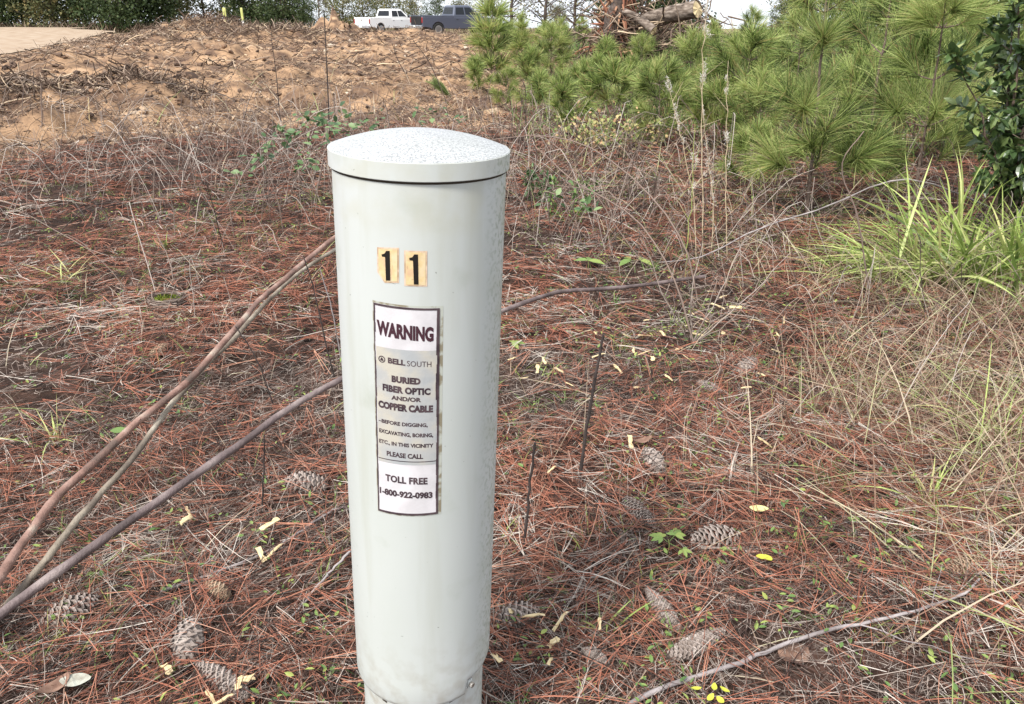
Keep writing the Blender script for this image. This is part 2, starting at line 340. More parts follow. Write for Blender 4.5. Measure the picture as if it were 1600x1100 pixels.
def ped_mat(name, algae=True, cap=False):
    m, n, l, b = mat(name, .5, .4)
    tc = n.new('ShaderNodeTexCoord')
    def nz(s, d=5, st=(1, 1, 1)):
        mp = n.new('ShaderNodeMapping'); mp.inputs['Scale'].default_value = st; l.new(tc.outputs['Object'], mp.inputs[0])
        q = n.new('ShaderNodeTexNoise'); q.inputs['Scale'].default_value = s; q.inputs['Detail'].default_value = d; l.new(mp.outputs[0], q.inputs['Vector']); return q
    base = ramp(n, [(.3, (.425, .446, .418)), (.5, (.450, .468, .448)), (.7, (.468, .480, .470))]); a = nz(5, 5, (1, 1, .35)); l.new(a.outputs['Fac'], base.inputs[0])
    col = base.outputs[0]
    def over(fac, c, colour):
        mx = n.new('ShaderNodeMixRGB'); l.new(fac, mx.inputs[0]); l.new(c, mx.inputs[1]); mx.inputs[2].default_value = (*colour, 1); return mx.outputs[0]
    def thr(q, a, b_, mul=1.0):
        mr = n.new('ShaderNodeMapRange'); mr.inputs[1].default_value = a; mr.inputs[2].default_value = b_; mr.inputs[4].default_value = mul; l.new(q.outputs[0], mr.inputs[0]); return mr.outputs[0]
    if not cap:
        col = over(thr(nz(11, 8), .60, .74, .32), col, (.30, .32, .26))       # faint smudges
        col = over(thr(nz(5, 8, (4, 4, .35)), .56, .72, .30), col, (.33, .33, .26))       # faint run marks
        col = over(thr(nz(3, 7), .58, .72, .25), col, (.44, .43, .37))
        col = over(thr(nz(110, 2), .75, .79, .7), col, (.13, .13, .11))
        sz = n.new('ShaderNodeSeparateXYZ'); l.new(tc.outputs['Object'], sz.inputs[0])
        mz = n.new('ShaderNodeMapRange'); mz.inputs[1].default_value = .42; mz.inputs[2].default_value = .16; l.new(sz.outputs[2], mz.inputs[0])
        mm = n.new('ShaderNodeMath'); mm.operation = 'MULTIPLY'; l.new(mz.outputs[0], mm.inputs[0]); l.new(thr(nz(35, 7), .46, .68, .55), mm.inputs[1]); col = over(mm.outputs[0], col, (.24, .19, .12))
        mz2 = n.new('ShaderNodeMapRange'); mz2.inputs[1].default_value = 1.11; mz2.inputs[2].default_value = 1.135; l.new(sz.outputs[2], mz2.inputs[0])
        mm2 = n.new('ShaderNodeMath'); mm2.operation = 'MULTIPLY'; l.new(mz2.outputs[0], mm2.inputs[0]); l.new(thr(nz(25, 5), .40, .65, .2), mm2.inputs[1]); col = over(mm2.outputs[0], col, (.36, .33, .20))       # fly specks
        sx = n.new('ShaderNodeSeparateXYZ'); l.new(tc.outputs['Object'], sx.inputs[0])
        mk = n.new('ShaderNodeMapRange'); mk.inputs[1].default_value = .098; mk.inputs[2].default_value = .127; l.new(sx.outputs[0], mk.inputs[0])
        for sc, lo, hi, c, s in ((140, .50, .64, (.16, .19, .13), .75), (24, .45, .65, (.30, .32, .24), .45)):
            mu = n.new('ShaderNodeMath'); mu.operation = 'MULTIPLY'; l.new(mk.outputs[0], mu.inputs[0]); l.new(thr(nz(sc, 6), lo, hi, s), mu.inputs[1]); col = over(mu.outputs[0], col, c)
    else:
        col = over(thr(nz(8, 5), .4, .7, .9), col, (.35, .355, .37))
        base.color_ramp.elements[0].color = (.36, .37, .37, 1); base.color_ramp.elements[1].color = (.38, .39, .39, 1); base.color_ramp.elements[2].color = (.40, .41, .41, 1)
        col = over(thr(nz(380, 2), .47, .58, .80), col, (.19, .195, .20))
        col = over(thr(nz(14, 6), .50, .72, .35), col, (.26, .265, .25))
    l.new(col, b.inputs['Base Color'])
    bp = n.new('ShaderNodeBump'); bp.inputs['Strength'].default_value = .35 if cap else .06; bp.inputs['Distance'].default_value = .002
    q = nz(170 if cap else 60, 4); l.new(q.outputs['Fac'], bp.inputs['Height']); l.new(bp.outputs[0], b.inputs['Normal'])
    if cap: b.inputs['Roughness'].default_value = .8
    return m
M['ped'] = ped_mat('pale_green_grey_plastic'); M['pedtop'] = ped_mat('weathered_speckled_plastic', cap=True)
CR = .1318; CZ = on_ped(657, 285.5, CR)[1]; SLEEVE_TOP = CZ + .008; SLEEVE_BOT = .243
# sleeve: rounded lower lip with a notch for the latch bolt
TH_N, _ = on_ped(733, 1068)
def make_sleeve():
    seg = 192; mb = MB(); zs = np.array([0, .004, .012, .05, .2, .4, .6, .8, .9, SLEEVE_TOP - SLEEVE_BOT]) + SLEEVE_BOT
    rs = np.array([PR - .006, PR - .002, PR, PR, PR, PR, PR, PR, PR, PR])
    V = []
    for k in range(len(zs)):
        for s in range(seg):
            th = -math.pi + s * 2 * math.pi / seg
            z = zs[k]
            dt = th - TH_N + .06
            if k < 3: z += .030 * float(sst(0, .02, dt)) * float(1 - sst(.9, .92, dt))
            V.append(cyl(rs[k], th, z))
    nb = len(V)
    for s in range(seg):     # inner turn of the lip, so the wall has a thickness
        v = V[s]; rr = (PR - .009) / (PR - .006); V.append([v[0] * rr, v[1] * rr, v[2] + .002])
    for s in range(seg):
        v = V[s]; rr = (PR - .009) / (PR - .006); V.append([v[0] * rr, v[1] * rr, v[2] + .05])
    i = np.arange(len(zs) - 1)[:, None] * seg; j = np.arange(seg)[None]; jn = (j + 1) % seg
    q = np.stack([i + j, i + jn, i + seg + jn, i + seg + j], -1).reshape(-1, 4)
    j = j[0]; jn = jn[0]
    q2 = np.stack([nb + j, nb + jn, jn, j], -1); q3 = np.stack([nb + seg + j, nb + seg + jn, nb + jn, nb + j], -1)
    return mb.add(V, np.concatenate([q, q2, q3])).build('sleeve', M['ped'], PD)
make_sleeve()
lathe('base', [(PR - .0115, -.06), (PR - .0115, .235), (PR - .0115, .30)], M['ped'], PD)
capo = lathe('cap', [[(CR - .008, CZ + .004), (CR - .006, CZ), (CR - .001, CZ)], [(CR - .001, CZ), (CR, CZ + .001)], [(CR, CZ + .001), (CR, CZ + .0242)], [(CR, CZ + .0242), (CR - .0008, CZ + .025)]], M['ped'], PD)
DA = math.radians(21); DR = (CR - .0008) / math.sin(DA)
dome = lathe('dome', [[(DR * math.sin(a), CZ + .0252 + DR * (math.cos(a) - math.cos(DA))) for a in np.linspace(DA, .002, 22)]], M['pedtop'], PD)
dome.parent = capo
M['seam'] = flat('dark_seam', (.05, .04, .03), .9, .1)  # flat dark brown for the ring under the cap and the slot patches
lathe('seam', [(PR + .0008, CZ - .0035), (PR + .0012, CZ - .002), (PR + .0012, CZ + .004)], M['seam'], PD)
# moulded slots under the lip
for px in (601, 706):
    th, z = on_ped(px, 1096 - (abs(px - 655) > 48) * 2, PR - .011)
    mb = MB(); g = []
    for a in np.linspace(-.045, .045, 6):
        for dz in (-.003, .003): g.append(cyl(PR - .0105, th + a, z + dz + a * (-.02 if px < 650 else .02)))
    mb.add(g, [[2 * k, 2 * k + 2, 2 * k + 3, 2 * k + 1] for k in range(5)]).build('slot', M['seam'], PD, False)
# latch bolt in the notch
M['steel'] = mat_noise('weathered_steel', [(.35, (.20, .17, .14)), (.65, (.50, .48, .45))], 60, 4, .45, .3, 200, .5, 'Object', (1, 1, 1), .6)
bz = SLEEVE_BOT + .017
lug = MB(); rot = TH_N + .06
def ped_box(mb, th, z, w, hh, r0, r1):
    V = []
    for r in (r0, r1):
        for (a, b_) in ((-1, -1), (1, -1), (1, 1), (-1, 1)): V.append(cyl(r, th + a * w / PR / 2, z + b_ * hh / 2))
    mb.add(V, [[0, 3, 2, 1], [4, 5, 6, 7], [0, 1, 5, 4], [1, 2, 6, 5], [2, 3, 7, 6], [3, 0, 4, 7]]); return mb
bevel(ped_box(lug, rot, bz, .013, .018, PR - .0118, PR - .004).build('latch', M['ped'], PD, False), .001)
bolt = MB(); V = []
for r in (PR - .006, PR + .003):
    for k in range(6):
        a = k * math.pi / 3; V.append(cyl(r, rot + .0055 * math.cos(a) / PR, bz + .0055 * math.sin(a)))
bolt.add(V, [[k, (k + 1) % 6, 6 + (k + 1) % 6, 6 + k] for k in range(6)] + [[6, 7, 8, 9], [6, 9, 10, 11]])
bevel(bolt.build('bolt', M['steel'], PD, False), .0008)

# stickers and their printing, wrapped on the sleeve
def grid_patch(corners, r, nx=24, nz=10):
    """corners TL TR BR BL as (theta,z)"""
    tl, tr, br, bl = [np.array(c) for c in corners]; V = []
    for b in np.linspace(0, 1, nz + 1):
        for a in np.linspace(0, 1, nx + 1):
            p = (tl * (1 - a) + tr * a) * (1 - b) + (bl * (1 - a) + br * a) * b; V.append(cyl(r, p[0], p[1]))
    q = [[j * (nx + 1) + i, (j + 1) * (nx + 1) + i, (j + 1) * (nx + 1) + i + 1, j * (nx + 1) + i + 1] for j in range(nz) for i in range(nx)]
    return V, q
class Sheet:
    """a piece of the sleeve with its own u (across) and v (down) 0..1"""
    def __init__(s, tl, tr, br, bl): s.c = [np.array(x) for x in (tl, tr, br, bl)]
    def p(s, u, v, r):
        tl, tr, br, bl = s.c; q = (tl * (1 - u) + tr * u) * (1 - v) + (bl * (1 - u) + br * u) * v; return cyl(r, q[0], q[1])
    def rect(s, mb, u0, v0, u1, v1, r, n=10):
        V = []
        for v in (v0, v1):
            for u in np.linspace(u0, u1, n + 1): V.append(s.p(u, v, r))
        mb.add(V, [[i, n + 1 + i, n + 2 + i, i + 1] for i in range(n)])
def text_geo(txt, bold=.0, spacing=1.0):
    cu = bpy.data.curves.new('lettering', 'FONT'); cu.body = txt; cu.align_x = 'CENTER'; cu.align_y = 'CENTER'; cu.size = 1; cu.offset = bold; cu.space_character = spacing
    cu.resolution_u = 3
    o = bpy.data.objects.new('lettering', cu); COL.objects.link(o)
    bpy.context.view_layer.update(); dg = bpy.context.evaluated_depsgraph_get(); oe = o.evaluated_get(dg); me = oe.to_mesh()
    V = np.array([v.co[:] for v in me.vertices]); fs = [list(p.vertices) for p in me.polygons]
    oe.to_mesh_clear(); bpy.data.objects.remove(o); bpy.data.curves.remove(cu)
    V[:, 0] -= (V[:, 0].max() + V[:, 0].min()) / 2; V[:, 1] -= (V[:, 1].max() + V[:, 1].min()) / 2
    return V, fs
def print_text(sh, name, txt, uc, vc, uw, vh, r, m, parent, bold=.0, spacing=1.0, skew=0):
    V, fs = text_geo(txt, bold, spacing)
    w = V[:, 0].max() - V[:, 0].min(); h = V[:, 1].max() - V[:, 1].min()
    P = [sh.p(uc + x / w * uw, vc - y / h * vh + x / w * skew, r) for x, y, _ in V]
    tris = []
    for f in fs:
        for k in range(1, len(f) - 1): tris.append([f[0], f[k], f[k + 1]])
    return MB().add(P, tris=tris).build(name, m, parent, False)
sc = [on_ped(584, 472), on_ped(687, 481), on_ped(684, 802), on_ped(591.5, 797)]
SH = Sheet(*sc)
M['stickerwhite'] = mat_noise('white_vinyl', [(.35, (.50, .48, .49)), (.6, (.58, .555, .57))], 30, 5, .4, .05, 90, .5)
M['stickergrey'] = mat_noise('faded_vinyl', [(.38, (.33, .34, .345)), (.5, (.37, .365, .35)), (.62, (.43, .40, .34))], 22, 5, .5, .05, 90, .4)
M['ink'] = mat_noise('faded_dark_ink', [(.35, (.035, .022, .028)), (.65, (.075, .05, .055))], 60, 4, .6, 0, None, .3)
M['inkmaroon'] = flat('maroon_ink', (.045, .014, .022), .5)
M['oldglue'] = mat_noise('yellowed_glue', [(.42, (.22, .19, .13)), (.55, (.40, .41, .36))], 60, 4, .6)
mb = MB(); SH.rect(mb, -.02, -.008, 1.055, 1.006, PR + .0003, 24)
stk = mb.build('warning_sticker', M['oldglue'], PD, False)
tag(stk, 'narrow white warning sticker with a worn dark border')
mb = MB(); SH.rect(mb, 0, 0, 1, 1, PR + .0006, 24); mb.build('backing', M['stickerwhite'], stk, False)
mb = MB(); SH.rect(mb, .03, .187, .965, .735, PR + .0009, 24); mb.build('faded_panel', M['stickergrey'], stk, False)
mb = MB(); r = PR + .0012
SH.rect(mb, 0, 0, 1, .009, r, 24); SH.rect(mb, 0, .989, 1, 1, r, 24)
for k in range(24):     # the worn side borders, broken in places
    v0, v1 = k / 24, (k + 1) / 24
    wl_ = .022 + .015 * float(vnoise(k * .9, 1.1, 5)); wr = .040 + .03 * float(vnoise(k * .8, 4.2, 6))
    SH.rect(mb, 0, v0, wl_, v1, r, 2); SH.rect(mb, 1 - wr, v0, 1, v1, r, 2)
SH.rect(mb, .03, .716, .965, .720, r, 24)
mb.build('border', M['ink'], stk, False)
T = [('WARNING', .48, .108, .86, .066, .05, 1.0, M['inkmaroon'], .012), ('BELL', .36, .243, .27, .026, .05, 1.0, M['ink'], .003), ('SOUTH', .70, .247, .36, .025, .0, 1.0, M['ink'], .002),
     ('BURIED', .50, .325, .44, .031, .065, 1.05, M['ink'], .004), ('FIBER OPTIC', .50, .372, .74, .033, .06, 1.05, M['ink'], .006), ('AND/OR', .50, .412, .46, .021, .045, 1.0, M['ink'], .003),
     ('COPPER CABLE', .48, .455, .86, .035, .065, 1.0, M['ink'], .006), ('\u2013BEFORE DIGGING,', .44, .535, .78, .022, .04, 1.0, M['ink'], .004),
     ('EXCAVATING, BORING,', .485, .585, .86, .023, .04, 1.0, M['ink'], .006), ('ETC., IN THIS VICINITY', .485, .637, .87, .023, .04, 1.0, M['ink'], .006), ('PLEASE CALL', .47, .689, .58, .025, .04, 1.0, M['ink'], .004),
     ('TOLL FREE', .49, .815, .68, .036, .04, 1.05, M['ink'], .006), ('1-800-922-0983', .475, .890, .87, .034, .045, 1.0, M['ink'], .008)]
for k, (t, u, v, uw, vh, bd, sp, mm, sk) in enumerate(T): print_text(SH, 'lettering', t, u, v, uw, vh, r, mm, stk, bd, sp, sk)
# small round bell emblem before the company name
mb = MB(); ring = []
for k in range(20):
    a = k * math.pi / 10
    for rr in (1.0, .72): ring.append(SH.p(.125 + .058 * rr * math.cos(a), .242 + .0155 * rr * math.sin(a), r))
mb.add(ring, [[2 * k, (2 * k + 2) % 40, (2 * k + 3) % 40, 2 * k + 1] for k in range(20)])
mb.add([SH.p(.125 + x, .242 + y, r) for x, y in ((-.03, .007), (.03, .007), (.018, -.003), (.0, -.009), (-.018, -.003))], tris=[[0, 1, 2], [0, 2, 3], [0, 3, 4]])
mb.build('emblem', M['ink'], stk, False)
print_text(SH, 'lettering', 'PM 1094 A', .16, .975, .22, .008, r, M['ink'], stk, 0, 1, .001) if False else None
# number stickers
M['yellowtab'] = mat_noise('aged_yellow_vinyl', [(.38, (.56, .38, .23)), (.5, (.58, .44, .23)), (.62, (.60, .48, .30))], 45, 4, .45, .1, 120, .4)
M['tabedge'] = mat_noise('tan_sticker_edge', [(.4, (.40, .27, .17)), (.6, (.62, .46, .34))], 70, 3, .6)
M['black'] = flat('black_ink', (.006, .004, .003), .45)
for n_, (x0, y0, x1, y1, cut) in enumerate(((589.5, 386, 623.5, 441, True), (631.5, 391, 667.5, 446.5, False))):
    s = Sheet(on_ped(x0, y0), on_ped(x1, y0 + 1), on_ped(x1, y1 + 1), on_ped(x0 + .5, y1))
    def outline(e):
        pts = [(0 + e, 0 + e * .6), (1 - e, 0 + e * .6), (1 - e, 1 - e * .6), (.34 + e * .3 if cut else e, 1 - e * .6)]
        if cut: pts.append((e, .70 - e * .3))
        return pts
    def poly(name, pts, r_, m_, par):
        c = np.mean(pts, 0); V = [s.p(c[0], c[1], r_)]; full = []
        for k in range(len(pts)):
            a, b_ = np.array(pts[k]), np.array(pts[(k + 1) % len(pts)])
            for t in np.linspace(0, 1, 5)[:-1]: full.append(a + (b_ - a) * t)
        V += [s.p(a[0], a[1], r_) for a in full]; nn = len(full)
        return MB().add(V, tris=[[0, 1 + (k + 1) % nn, 1 + k] for k in range(nn)]).build(name, m_, par, False)
    ns = poly('number_sticker', outline(0), PR + .0005, M['tabedge'], PD)
    tag(ns, 'yellowed number 1 sticker with its lower left corner torn off' if cut else 'yellowed number 1 sticker with square corners')
    poly('face', outline(.07), PR + .0009, M['yellowtab'], ns)
    one = [(.44, .085), (.60, .085), (.62, .93), (.42, .93), (.385, .26), (.24, .25), (.22, .19), (.36, .165)]
    if not cut: one = [(a + .0, b_ + .01) for a, b_ in one]
    V = [s.p(a, b_, PR + .0013) for a, b_ in one]
    MB().add(V, tris=[[0, 1, 2], [0, 2, 3], [0, 3, 4], [0, 4, 7], [7, 4, 5], [7, 5, 6]]).build('numeral', M['black'], ns, False)
    # cracks in the aged vinyl
    mb = MB()
    for k in range(7):
        u0, v0 = R.uniform(.08, .85), R.uniform(.1, .9); du, dv = (R.uniform(.08, .2), R.normal(0, .02)) if k % 2 else (R.normal(0, .02), R.uniform(.08, .2))
        if cut and v0 > .6: u0 = .65
        u1, v1 = min(u0 + du, .93), min(v0 + dv, .93); w = .012
        mb.add([s.p(u0, v0, PR + .0011), s.p(u1, v1, PR + .0011), s.p(u1 + w, v1 + w * .6, PR + .0011), s.p(u0 + w, v0 + w * .6, PR + .0011)], [[0, 1, 2, 3]])
    mb.build('crack', M['tabedge'], ns, False)

# ------------------------------------------------------------------ needle litter
def scatter(n, d0, d1, az0=-48, az1=48, power=1.0):
    u = R.random(n); d = (d0 ** (2 * power) + u * (d1 ** (2 * power) - d0 ** (2 * power))) ** (1 / (2 * power))
    a = np.radians(R.uniform(az0, az1, n)); return d * np.sin(a), d * np.cos(a), d
def make_litter():
    mb = MB()
    for (n, d0, d1, wmul, Lm, zt) in ((18000, 1.0, 3.0, 1.0, 1.0, .045), (29000, 3.0, 6.0, 1.3, 1.0, .055), (36000, 6.0, 13.5, 2.2, 1.15, .07)):
        x, y, d = scatter(n, d0, d1, -50, 50)
        keep = (clay_mask(x, y) < .35 + .4 * R.random(n)) & (R.random(n) < .84 + 1.4 * fbm(x * 1.4, y * 1.4, 3, 201)) & ((x + .18) ** 2 + (y - 1.17) ** 2 > .14 ** 2)
        x, y, d = x[keep], y[keep], d[keep]; n = len(x)
        # fascicles of three needles share a base; neighbours lie roughly alike
        A = fbm(x * 1.1, y * 1.1, 2, 60) * 9 + R.normal(0, .9, n) + (R.random(n) < .3) * R.uniform(0, 6.28, n)
        x = np.repeat(x, 3); y = np.repeat(y, 3); A = np.repeat(A, 3) + R.normal(0, .13, 3 * n); n3 = 3 * n
        tilt = np.repeat(R.normal(.03, .17, n), 3) + R.normal(0, .04, n3)
        D = np.stack([np.cos(A) * np.cos(tilt), np.sin(A) * np.cos(tilt), np.sin(tilt)], -1)
        L = R.uniform(.09, .22, n3) * Lm; W = R.uniform(.0011, .0019, n3) * wmul
        z = hgt(x, y) + np.repeat(R.random(n) ** 1.5 * zt, 3) + .003 + np.abs(np.minimum(tilt, 0)) * L * .8
        roll = R.uniform(-1.1, 1.1, n3)
        hz = np.stack([-np.sin(A), np.cos(A), np.zeros(n3)], -1); up = np.cross(D, hz)
        S = hz * np.cos(roll)[:, None] + up * np.sin(roll)[:, None]
        B = hz * (R.normal(0, .16, n3) * L)[:, None] + np.array([0, 0, -1.]) * (np.maximum(tilt, 0) * L * 1.1)[:, None]
        pat = np.repeat(fbm(x[::3] * 2.2, y[::3] * 2.2, 3, 90), 3)
        rnd = np.clip(np.repeat(R.beta(1.3, 1.25, n), 3) + pat * .30 + R.normal(0, .05, n3), 0, 1)
        ribbons(mb, np.stack([x, y, z], -1), D, L, W, S, B, 3, .3, rnd)
    for (_, px, py, *_r) in CONES:      # loose needles fallen over each cone
        c = at(px, py, .02); n = 30; x = c[0] + R.normal(0, .05, n); y = c[1] + R.normal(0, .05, n); A = R.uniform(0, 6.28, n); tl = R.normal(0, .15, n)
        D = np.stack([np.cos(A) * np.cos(tl), np.sin(A) * np.cos(tl), np.sin(tl)], -1); L = R.uniform(.08, .18, n); P = np.stack([x, y, hgt(x, y) + R.uniform(.015, .062, n)], -1) - D * (L * .5)[:, None]
        ribbons(mb, P, D, L, np.full(n, .0017), np.stack([-np.sin(A), np.cos(A), R.normal(0, .4, n)], -1), np.array([0, 0, -1.]) * (L * .15)[:, None], 3, .3, R.uniform(.3, .85, n))
    o = mb.build('needle_litter', M['litter'], None, False)
    tag(o, 'thick carpet of rust brown fallen pine needles covering the ground', 'pine needles', kind='stuff')
def make_grey_litter():
    """short grey twigs and dead grass bits lying among the needles"""
    mb = MB()
    for (n, d0, d1, wm) in ((62000, 1.0, 3.2, .75), (56000, 3.2, 7, 1.3), (18000, 7, 13, 2.2)):
        x, y, d = scatter(n, d0, d1, -50, 50)
        keep = (clay_mask(x, y) < .8) & (R.random(n) < .5 - 2.4 * fbm(x * 1.4, y * 1.4, 3, 201)) & ((x + .18) ** 2 + (y - 1.17) ** 2 > .15 ** 2); x, y = x[keep], y[keep]; n = len(x)
        A = R.uniform(0, 6.28, n); tilt = R.normal(.05, .16, n)
        D = np.stack([np.cos(A) * np.cos(tilt), np.sin(A) * np.cos(tilt), np.sin(tilt)], -1)
        L = R.gamma(2.2, .018, n) + .015; z = hgt(x, y) + R.random(n) * .03 + .004
        hz = np.stack([-np.sin(A), np.cos(A), np.zeros(n)], -1)
        ribbons(mb, np.stack([x, y, z], -1), D, L, (.0009 + .0022 * R.random(n) ** 3) * wm, unit(hz + np.array([0, 0, .4])), hz * (R.normal(0, .2, n) * L)[:, None], 2, .4, R.random(n))
    tag(mb.build('twig_litter', M['greydead'], None, False), 'small grey twigs and dead grass bits strewn among the brown needles', 'twig litter', kind='stuff')
make_grey_litter()

# ------------------------------------------------------------------ green weeds, dry grass, dead stems (uncountable)
def blades(mb, x, y, L, W, lean, bend, nseg=4, rnd=None, z0=0.0, taper=.85):
    n = len(x); A = R.uniform(0, 6.28, n); h = np.stack([np.cos(A), np.sin(A), np.zeros(n)], -1)
    D = unit(h * lean[:, None] + np.array([0, 0, 1.])); S = np.stack([-np.sin(A), np.cos(A), np.zeros(n)], -1)
    tw = R.normal(0, .6, n); S = unit(S * np.cos(tw)[:, None] + np.cross(D, S) * np.sin(tw)[:, None])
    B = (h * .8 + np.array([0, 0, -.8])) * (bend * L)[:, None]
    ribbons(mb, np.stack([x, y, hgt(x, y) + z0], -1), D, L, W, S, B, nseg, taper, R.random(n) if rnd is None else rnd)
def make_weeds():
    mb = MB()
    # little grass sprigs: clusters
    nc = 3000; x, y, d = scatter(nc, 1.15, 8.5, -44, 46)
    keepp = (fbm(x * .8, y * .8, 3, 120) + .25 * (x > 0.6) + R.normal(0, .15, nc) > .0) & ((x + .18) ** 2 + (y - 1.17) ** 2 > .03); x, y = x[keepp], y[keepp]
    k = 7; X = np.repeat(x, k) + R.normal(0, .018, len(x) * k); Y = np.repeat(y, k) + R.normal(0, .018, len(x) * k); n = len(X)
    blades(mb, X, Y, R.uniform(.03, .10, n), R.uniform(.0018, .004, n), R.uniform(.2, 1.4, n), R.uniform(.1, .6, n), 3, np.clip(np.repeat(R.random(len(x)), k) + R.normal(0, .1, n), 0, 1))
    # broad tiny leaves
    nc = 3600; x, y, d = scatter(nc, 1.15, 7.0, -44, 46)
    keepp = (fbm(x * .9, y * .9, 3, 150) + .2 * (x > .5) + R.normal(0, .15, nc) > .02) & ((x + .18) ** 2 + (y - 1.17) ** 2 > .03); x, y = x[keepp], y[keepp]
    k = 5; X = np.repeat(x, k) + R.normal(0, .02, len(x) * k); Y = np.repeat(y, k) + R.normal(0, .02, len(x) * k); n = len(X)
    D = sphere_dirs(n); D[:, 2] = np.abs(D[:, 2]) * .4; U = unit(np.array([0, 0, 1.]) + R.normal(0, .3, (n, 3)))
    stamp(mb, LEAF_V, LEAF_Q, LEAF_T, np.stack([X, Y, hgt(X, Y) + R.uniform(.01, .05, n)], -1), frames(D, U), R.uniform(.009, .026, n), R.random(n))
    tag(mb.build('small_weeds', M['weed'], None, False), 'small green weeds and grass sprigs coming up through the needles', 'weeds', kind='stuff')
make_weeds()
def make_dry_grass():
    mb = MB()
    def patch(n, cx, cy, sx, sy, L0, L1, w=1.0, lean=1.1, rmin=0, rmax=1):
        x = R.normal(cx, sx, n); y = R.normal(cy, sy, n)
        ok = (y > 1.15) & ((x + .18) ** 2 + (y - 1.17) ** 2 > .16); x, y = x[ok], y[ok]; n = len(x)
        blades(mb, x, y, R.uniform(L0, L1, n), R.uniform(.0018, .0042, n) * w, R.uniform(.2, lean, n), R.uniform(.05, .55, n), 4, R.uniform(rmin, rmax, n))
    # right hand side: dense straw growing from the grass clump down to the corner
    patch(1700, 2.30, 2.95, .40, .6, .15, .55, 1.1, 1.7)
    patch(1300, 1.68, 2.05, .28, .42, .15, .50, 1.1, 2.6)
    patch(160, 1.22, 2.62, .10, .12, .12, .42, .9, .6)
    patch(380, 1.65, 2.35, .36, .6, .2, .6, 1.5, 3.5, .25, 1)
    patch(260, .6, 2.4, .5, .6, .10, .4, 1.0, 4.5, .1, .85)
    patch(260, 1.55, 2.75, .16, .2, .12, .40, .9, 1.0)
    patch(500, 2.2, 3.9, .5, .3, .15, .45, 1.1, 2.2)
    patch(350, 1.25, 2.6, .35, .4, .08, .30, .8, 2.0, 0, .8)
    patch(500, 3.1, 4.2, .6, .6, .2, .6, 1.2, 1.4)
    patch(500, 1.9, 4.3, .7, .5, .12, .4, 1.1, 1.6, 0, .9)
    patch(700, 2.6, 6.2, 1.6, .8, .15, .5, 1.6, 1.3)
    patch(700, 0.9, 7.5, 1.3, 1.2, .15, .5, 1.9, 1.3, 0, .9)
    # left: thin scattered straw
    patch(260, -1.9, 4.0, .8, .8, .1, .35, 1, 1.8, .2, 1)
    patch(200, -1.1, 2.6, .5, .6, .06, .25, .8, 1.8, .2, 1)
    patch(1300, -2.5, 9.0, 2.6, 1.4, .12, .4, 1.6, 1.6, 0, .8)
    patch(900, 2, 12, 3, 2, .2, .7, 3, 1.2)
    patch(900, 7, 14, 4, 3, .2, .8, 3, 1.2)
    tag(mb.build('dry_grass', M['straw'], None, False), 'straw coloured dry grass leaning over the needle litter', 'dry grass', kind='stuff')
make_dry_grass()
def make_dead_stems():
    mb = MB()
    def patch(n, cx, cy, sx, sy, h0, h1, r=.0022, k=7, sides=4, flat_=1.0, rm=0):
        x = R.normal(cx, sx, n); y = R.normal(cy, sy, n); ok = (y > 1.6); x, y = x[ok], y[ok]; n = len(x)
        A = R.uniform(0, 6.28, n); L = R.uniform(h0, h1, n); t = np.linspace(0, 1, k)
        reach = L * R.uniform(.2, 1.1, n) * flat_; hh = L * R.uniform(.25, .9, n)
        z = hh[:, None] * (np.sin(t[None] * R.uniform(1.3, 3.0, n)[:, None]))
        C = np.stack([x[:, None] + np.cos(A)[:, None] * reach[:, None] * t, y[:, None] + np.sin(A)[:, None] * reach[:, None] * t, np.zeros((n, k))], -1)
        C += np.cumsum(R.normal(0, .014, (n, k, 3)) * L[:, None, None], 1) * np.array([1, 1, .6])
        C[:, :, 2] = C[:, :, 2] * 1.0 + np.maximum(z, .01) + hgt(C[:, :, 0], C[:, :, 1])
        tubes(mb, C, np.outer(R.uniform(.6, 1.4, n) * r, np.linspace(1, .45, k)), sides, R.uniform(rm, 1, n), cap=False)
    patch(650, -2.2, 7.0, 1.9, 1.2, .3, .85, .0025)        # grey tangle behind the pedestal, left
    patch(300, -.2, 6.2, 1.0, .8, .25, .7, .0026)
    patch(190, 1.0, 5.2, .8, .7, .2, .7, .0022)
    patch(50, 1.2, 3.3, .4, .5, .15, .45, .0016)
    patch(130, 2.5, 3.4, .6, .9, .2, .7, .0018)
    patch(60, -1.2, 3.4, .6, .7, .12, .35, .0014)
    patch(150, .6, 8.7, 1.5, 1, .3, .9, .0036)
    patch(260, -3.4, 9.6, 2.2, 1.2, .3, .8, .0034, flat_=1.3)
    patch(90, 3.6, 5.6, .8, .6, .3, .8, .0024)
    tag(mb.build('dead_stems', M['greydead'], None, True), 'tangle of thin grey dead weed stems across the clearing edge', 'dead stems', kind='stuff')
make_dead_stems()

